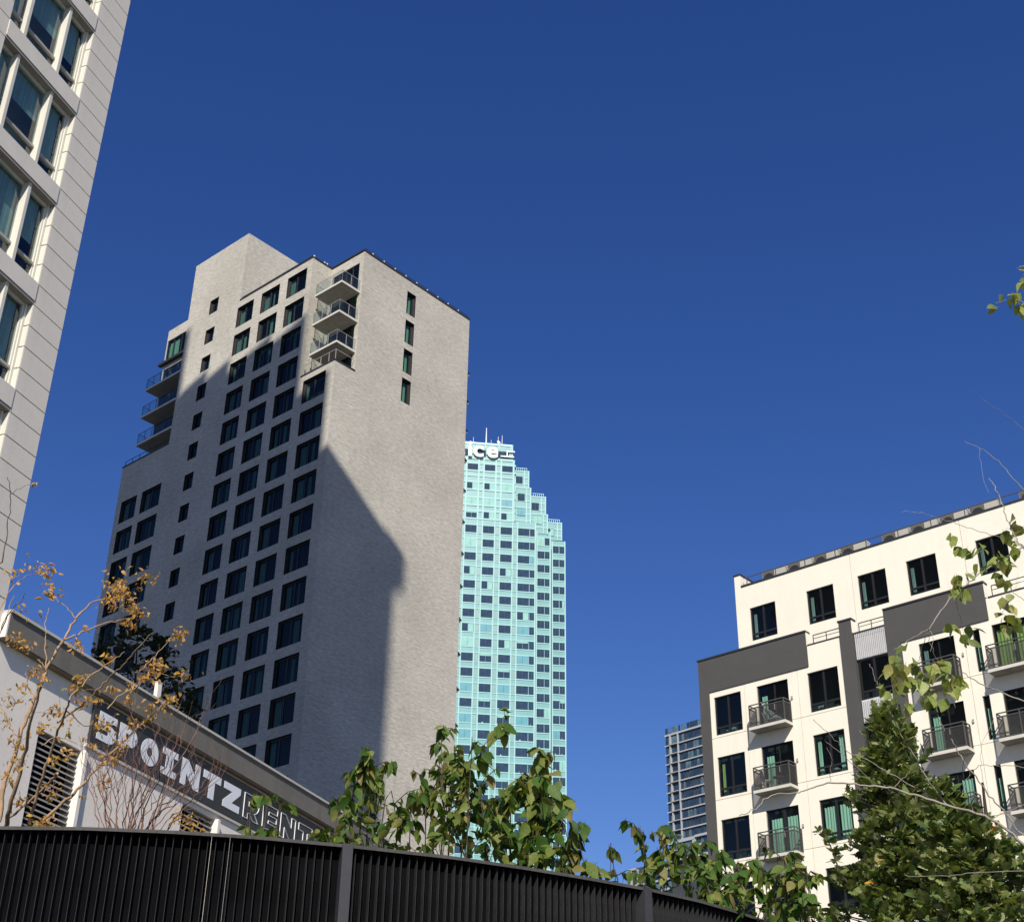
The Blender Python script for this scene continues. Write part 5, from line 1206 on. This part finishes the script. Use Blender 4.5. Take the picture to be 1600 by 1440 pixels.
# --- dark evergreen behind the podium roof
def dark_tree():
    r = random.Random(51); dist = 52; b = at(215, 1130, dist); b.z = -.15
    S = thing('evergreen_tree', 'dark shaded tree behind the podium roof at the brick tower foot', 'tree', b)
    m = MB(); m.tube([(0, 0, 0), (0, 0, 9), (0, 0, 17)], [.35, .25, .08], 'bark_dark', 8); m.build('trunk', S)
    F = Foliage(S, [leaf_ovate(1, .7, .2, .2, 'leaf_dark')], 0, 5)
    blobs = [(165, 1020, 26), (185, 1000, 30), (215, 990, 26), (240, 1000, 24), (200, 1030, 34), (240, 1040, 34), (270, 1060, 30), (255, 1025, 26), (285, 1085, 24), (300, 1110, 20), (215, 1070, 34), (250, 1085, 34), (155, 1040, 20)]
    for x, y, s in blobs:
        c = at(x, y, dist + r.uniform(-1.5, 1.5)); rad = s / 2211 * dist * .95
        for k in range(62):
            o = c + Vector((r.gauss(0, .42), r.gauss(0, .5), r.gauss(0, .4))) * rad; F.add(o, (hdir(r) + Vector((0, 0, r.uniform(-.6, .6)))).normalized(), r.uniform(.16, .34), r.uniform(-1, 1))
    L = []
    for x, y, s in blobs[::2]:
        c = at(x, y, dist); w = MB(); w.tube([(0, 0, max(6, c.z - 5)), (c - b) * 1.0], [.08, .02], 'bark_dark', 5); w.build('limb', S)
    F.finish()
dark_tree()

# --- columnar oak at the lower right
def oak(label, prof, dist, seed, n, bx, extra=(), orange=()):
    """prof: list of (py, left px, right px) describing the crown's width at several heights"""
    r = random.Random(seed); b = at(bx, 1440, dist); b.z = 0
    S = thing('oak_tree', label, 'tree', b)
    top = at(bx, prof[0][0], dist)
    m = MB(); pp = smooth_path([b, b.lerp(top, .5) + Vector((.05, 0, 0)), top], 6, .02, r); m.tube([p - b for p in pp], taper(len(pp), .11, .01), 'bark_dark', 8); m.build('trunk', S, smooth=True)
    F = Foliage(S, [leaf_lobed(1), leaf_ovate(1, .6, .25, .2, 'leaf_oak'), leaf_lobed(1)], 300, seed)
    FO = Foliage(S, [leaf_lobed(1, 'leaf_orange')], 300, seed + 1)
    H = prof[-1][0] - prof[0][0]
    def width(py):
        for i in range(len(prof) - 1):
            if prof[i][0] <= py <= prof[i + 1][0]:
                t = (py - prof[i][0]) / (prof[i + 1][0] - prof[i][0]); return prof[i][1] * (1 - t) + prof[i + 1][1] * t, prof[i][2] * (1 - t) + prof[i + 1][2] * t
        return prof[-1][1:]
    limbs = []
    for j in range(n):
        u = (j + r.random()) / n; py = prof[0][0] + H * (u ** .72); l, rr_ = width(py); cx = (l + rr_) / 2; hw = (rr_ - l) / 2
        a = r.uniform(0, 2 * pi); q = (r.random() ** .42) * (.95 + .20 * sin(py * .11 + a * 3 + seed) + .10 * sin(py * .23 + a)); off = hw * q
        px = cx + off * cos(a); dd = off * sin(a) / 2211 * dist * .8
        c = at(px, py, dist + dd); inner = at(cx, min(py + 26, 1500), dist)
        out = (c - inner); d0 = (out.normalized() + Vector((0, 0, .55))).normalized()
        limbs.append((inner.lerp(c, .25), c))
        for k in range(9):
            dv = (d0 + hdir(r) * .9 + Vector((0, 0, r.uniform(-.5, .5)))).normalized(); o = c + dv * r.uniform(.0, .05) - d0 * r.uniform(0, .14)
            F.add(o, dv, r.uniform(.08, .14), r.uniform(-1.2, 1.2))
    for k in range(0, len(limbs), 5):
        a, c = limbs[k]; w = MB(); w.tube([a - b, a.lerp(c, .5) - b + Vector((0, 0, -.02)), c - b], [.012, .008, .003], 'bark_dark', 4); w.build('limb', S)
    for px, py, sz in extra:
        c = at(px, py, dist - .4)
        for k in range(8): dv = (hdir(r) + Vector((0, 0, r.uniform(-.2, 1)))).normalized(); F.add(c + dv * .03 * r.random(), dv, r.uniform(.07, .11), r.uniform(-1, 1))
    if extra:
        w = MB(); pts = [at(px, py, dist - .4) for px, py, sz in extra]; w.tube([p - b for p in pts], taper(len(pts), .006, .010), 'bark_dark', 5); w.build('twig', S)
    for px, py in orange:
        c = at(px, py, dist - .95)
        for k in range(3): dv = (hdir(r) + Vector((0, 0, r.uniform(-.6, .6)))).normalized(); FO.add(c + dv * .03, dv, r.uniform(.05, .08), r.uniform(-1, 1))
    F.finish(); FO.finish()
oak('conical dark green oak tree whose tip stands before the corrugated panel', [(1100, 1372, 1394), (1122, 1358, 1408), (1140, 1354, 1436), (1200, 1345, 1446), (1222, 1333, 1462), (1290, 1333, 1500), (1340, 1328, 1530), (1400, 1302, 1550), (1450, 1284, 1570), (1560, 1264, 1590)], 15.5, 61, 780, 1405,
    extra=[(1282, 1300, 1), (1290, 1305, 1), (1296, 1318, 1), (1302, 1332, 1), (1306, 1345, 1), (1312, 1362, 1), (1330, 1385, 1)], orange=[(1364, 1347), (1366, 1378)])
oak('lower dark green oak tree at the right edge under the bare branch', [(1222, 1455, 1478), (1250, 1445, 1510), (1290, 1440, 1565), (1340, 1430, 1605), (1400, 1425, 1640), (1470, 1420, 1660), (1560, 1410, 1670)], 14.5, 62, 620, 1535, orange=[(1552, 1292)])

# --- pale-barked tree reaching in from the right edge
def right_tree():
    r = random.Random(71); dist = 8.0
    b = at(1690, 1440, dist); b.z = 0
    S = thing('linden_tree', 'pale-barked tree reaching in from the right with bare branches and yellow-green leaves', 'tree', b)
    t = MB(); trunk = smooth_path([b, at(1700, 1400, dist), at(1690, 1000, dist), at(1680, 500, dist), at(1670, 300, dist)], 6, .01, r); t.tube([p - b for p in trunk], taper(len(trunk), .09, .035), 'bark_pale', 10); t.build('trunk', S, smooth=True)
    Z8 = lambda *l: [(1260 + x / 3.788, 1060 + y / 3.788) for x, y in l]
    Z7 = lambda *l: [(1300 + x / 4.237, 760 + y / 4.237) for x, y in l]
    P = [(Z8((1640, 1200), (1288, 980), (1200, 900), (1050, 810), (830, 745), (640, 690), (500, 650), (400, 635), (250, 620), (100, 620), (0, 655)) + [(1245, 1238), (1205, 1242), (1180, 1262), (1155, 1274)], .017, .003),
         (Z8((830, 745), (730, 610), (650, 480), (560, 330), (490, 180)), .009, .003), (Z8((750, 700), (560, 600), (400, 500), (240, 430), (150, 340), (40, 240)), .006, .002), (Z8((400, 635), (320, 540), (200, 440), (110, 360)), .004, .002),
         (Z8((520, 645), (570, 590), (630, 540)), .004, .0015), (Z8((140, 610), (145, 540), (150, 480), (120, 400)), .003, .0015),
         (Z8((1640, 1100), (1288, 930), (1180, 790), (1080, 690), (980, 550), (900, 440), (860, 370), (800, 280), (775, 210)), .010, .003),
         (Z8((985, 780), (950, 680), (930, 560), (935, 470), (980, 430)), .005, .002), (Z8((920, 690), (940, 620), (980, 545)), .004, .002),
         (Z8((1600, 540), (1288, 520), (1110, 515), (1020, 520), (960, 580)), .004, .002), (Z8((1060, 660), (1030, 520), (1040, 380), (1110, 230)), .003, .0015),
         (Z8((1600, 280), (1288, 140), (1150, 75), (1050, 40), (920, -40)), .010, .004), (Z8((1640, 1150), (1400, 1130), (1288, 1133), (1000, 1150), (800, 1165), (580, 1160)), .005, .002),
         (Z8((1080, 830), (1180, 790), (1300, 740)), .005, .002),
         (Z7((1700, 640), (1400, 480), (1271, 400), (1220, 350), (1160, 220), (1120, 100), (1085, 20), (1040, -60)), .010, .003),
         (Z7((1500, 480), (1290, 400), (1150, 470), (1000, 555), (890, 645), (800, 720), (700, 850), (640, 945)), .010, .005), (Z7((640, 945), (560, 985), (490, 1030), (410, 1080)), .004, .002),
         (Z7((640, 945), (600, 1040), (590, 1110), (560, 1170), (480, 1230), (420, 1290)), .004, .0015), (Z7((640, 945), (645, 1020), (680, 1110), (700, 1150)), .004, .0015), (Z7((640, 945), (670, 1000), (650, 1090)), .003, .0015),
         (Z7((825, 730), (828, 800), (850, 860), (860, 910)), .004, .002), (Z7((1360, 480), (1220, 375), (1080, 330), (920, 280), (800, 235), (700, 205), (640, 185), (560, 168), (460, 168)), .005, .0015),
         (Z7((890, 640), (900, 590), (980, 550)), .003, .0015), (Z7((1271, 420), (1190, 330), (1130, 300)), .004, .002), (Z7((1180, 700), (1150, 760), (1130, 850)), .003, .0015), (Z7((1400, 860), (1271, 750), (1200, 700), (1170, 650)), .005, .002),
         (Z7((245, 1175), (270, 1230), (300, 1310)), .003, .0015),
         ([(1700, 850), (1640, 800), (1590, 755), (1560, 720), (1530, 700), (1505, 688)], .006, .0015), ([(1640, 730), (1600, 672), (1560, 640), (1526, 617)], .004, .001), ([(1530, 700), (1535, 740), (1545, 770)], .002, .001),
         ([(1680, 520), (1640, 490), (1610, 475), (1580, 468), (1556, 474)], .008, .002), ([(1640, 490), (1620, 450), (1598, 428)], .004, .002)]
    branch_tree(S, b, dist, [(p, ra * .50, rb * .7) for p, ra, rb in P], r, 'bark_pale', jit=.006, depth=.35, n=6)
    pr = [leaf_ovate(1, .8, .15, .15, 'leaf_pale'), leaf_ovate(1, .72, -.12, .35, 'leaf_pale'), leaf_ovate(1, .85, .25, .2, 'leaf_pale')]
    F = Foliage(S, pr, 300, 9)
    def cl(pts, conv=None):
        for x, y, n, sp in pts:
            px, py = conv((x, y))[0] if conv else (x, y)
            c = at(px, py, dist + r.uniform(-.3, .3))
            for k in range(n):
                o = c + Vector((r.gauss(0, .5), r.gauss(0, .5), r.gauss(0, .5))) * (sp / 2211 * 9.2)
                F.add(o, (hdir(r) * r.uniform(.2, .9) + Vector((0, 0, -r.uniform(.1, 1.1)))).normalized(), r.uniform(.055, .095), r.uniform(-1.2, 1.2))
    cl([(790, 320, 2, 8), (820, 370, 3, 9), (900, 410, 4, 9), (985, 390, 3, 8), (1150, 290, 3, 7), (1195, 250, 4, 9), (1190, 340, 3, 7), (1100, 450, 4, 8), (1130, 480, 4, 8), (1080, 500, 4, 8), (1160, 530, 4, 7), (1100, 560, 3, 6), (1020, 500, 3, 7), (1240, 420, 3, 8),
        (890, 580, 2, 4), (830, 640, 5, 9), (850, 690, 5, 8), (800, 610, 3, 6), (780, 690, 2, 5), (790, 920, 4, 8), (880, 980, 3, 7), (925, 930, 2, 4), (1150, 640, 3, 7), (1165, 740, 3, 6), (1190, 790, 2, 5), (1135, 860, 3, 7), (1180, 890, 4, 8), (1220, 870, 2, 5),
        (490, 1050, 2, 4), (420, 1120, 2, 4), (395, 1180, 3, 5), (370, 1220, 4, 7), (330, 1320, 3, 6), (400, 1330, 3, 6), (440, 1230, 4, 8), (470, 1270, 5, 9), (560, 1190, 4, 7), (570, 1280, 4, 7), (620, 1240, 5, 8), (640, 1190, 3, 6), (600, 1290, 3, 6), (720, 1170, 4, 7), (740, 1220, 5, 8), (790, 1260, 5, 8), (830, 1270, 5, 8), (760, 1300, 4, 7), (810, 1330, 4, 7), (760, 1380, 3, 6), (640, 1370, 5, 8), (520, 1420, 4, 7), (600, 1400, 4, 7), (660, 1420, 4, 7), (480, 1180, 3, 7), (440, 1290, 3, 6)], Z7)
    cl([(1558, 478, 2, 3), (1575, 462, 3, 5), (1590, 478, 4, 6), (1588, 460, 4, 6), (1600, 440, 5, 8), (1593, 418, 2, 3), (1604, 470, 6, 9), (1608, 395, 3, 4)])
    F.finish()
right_tree()
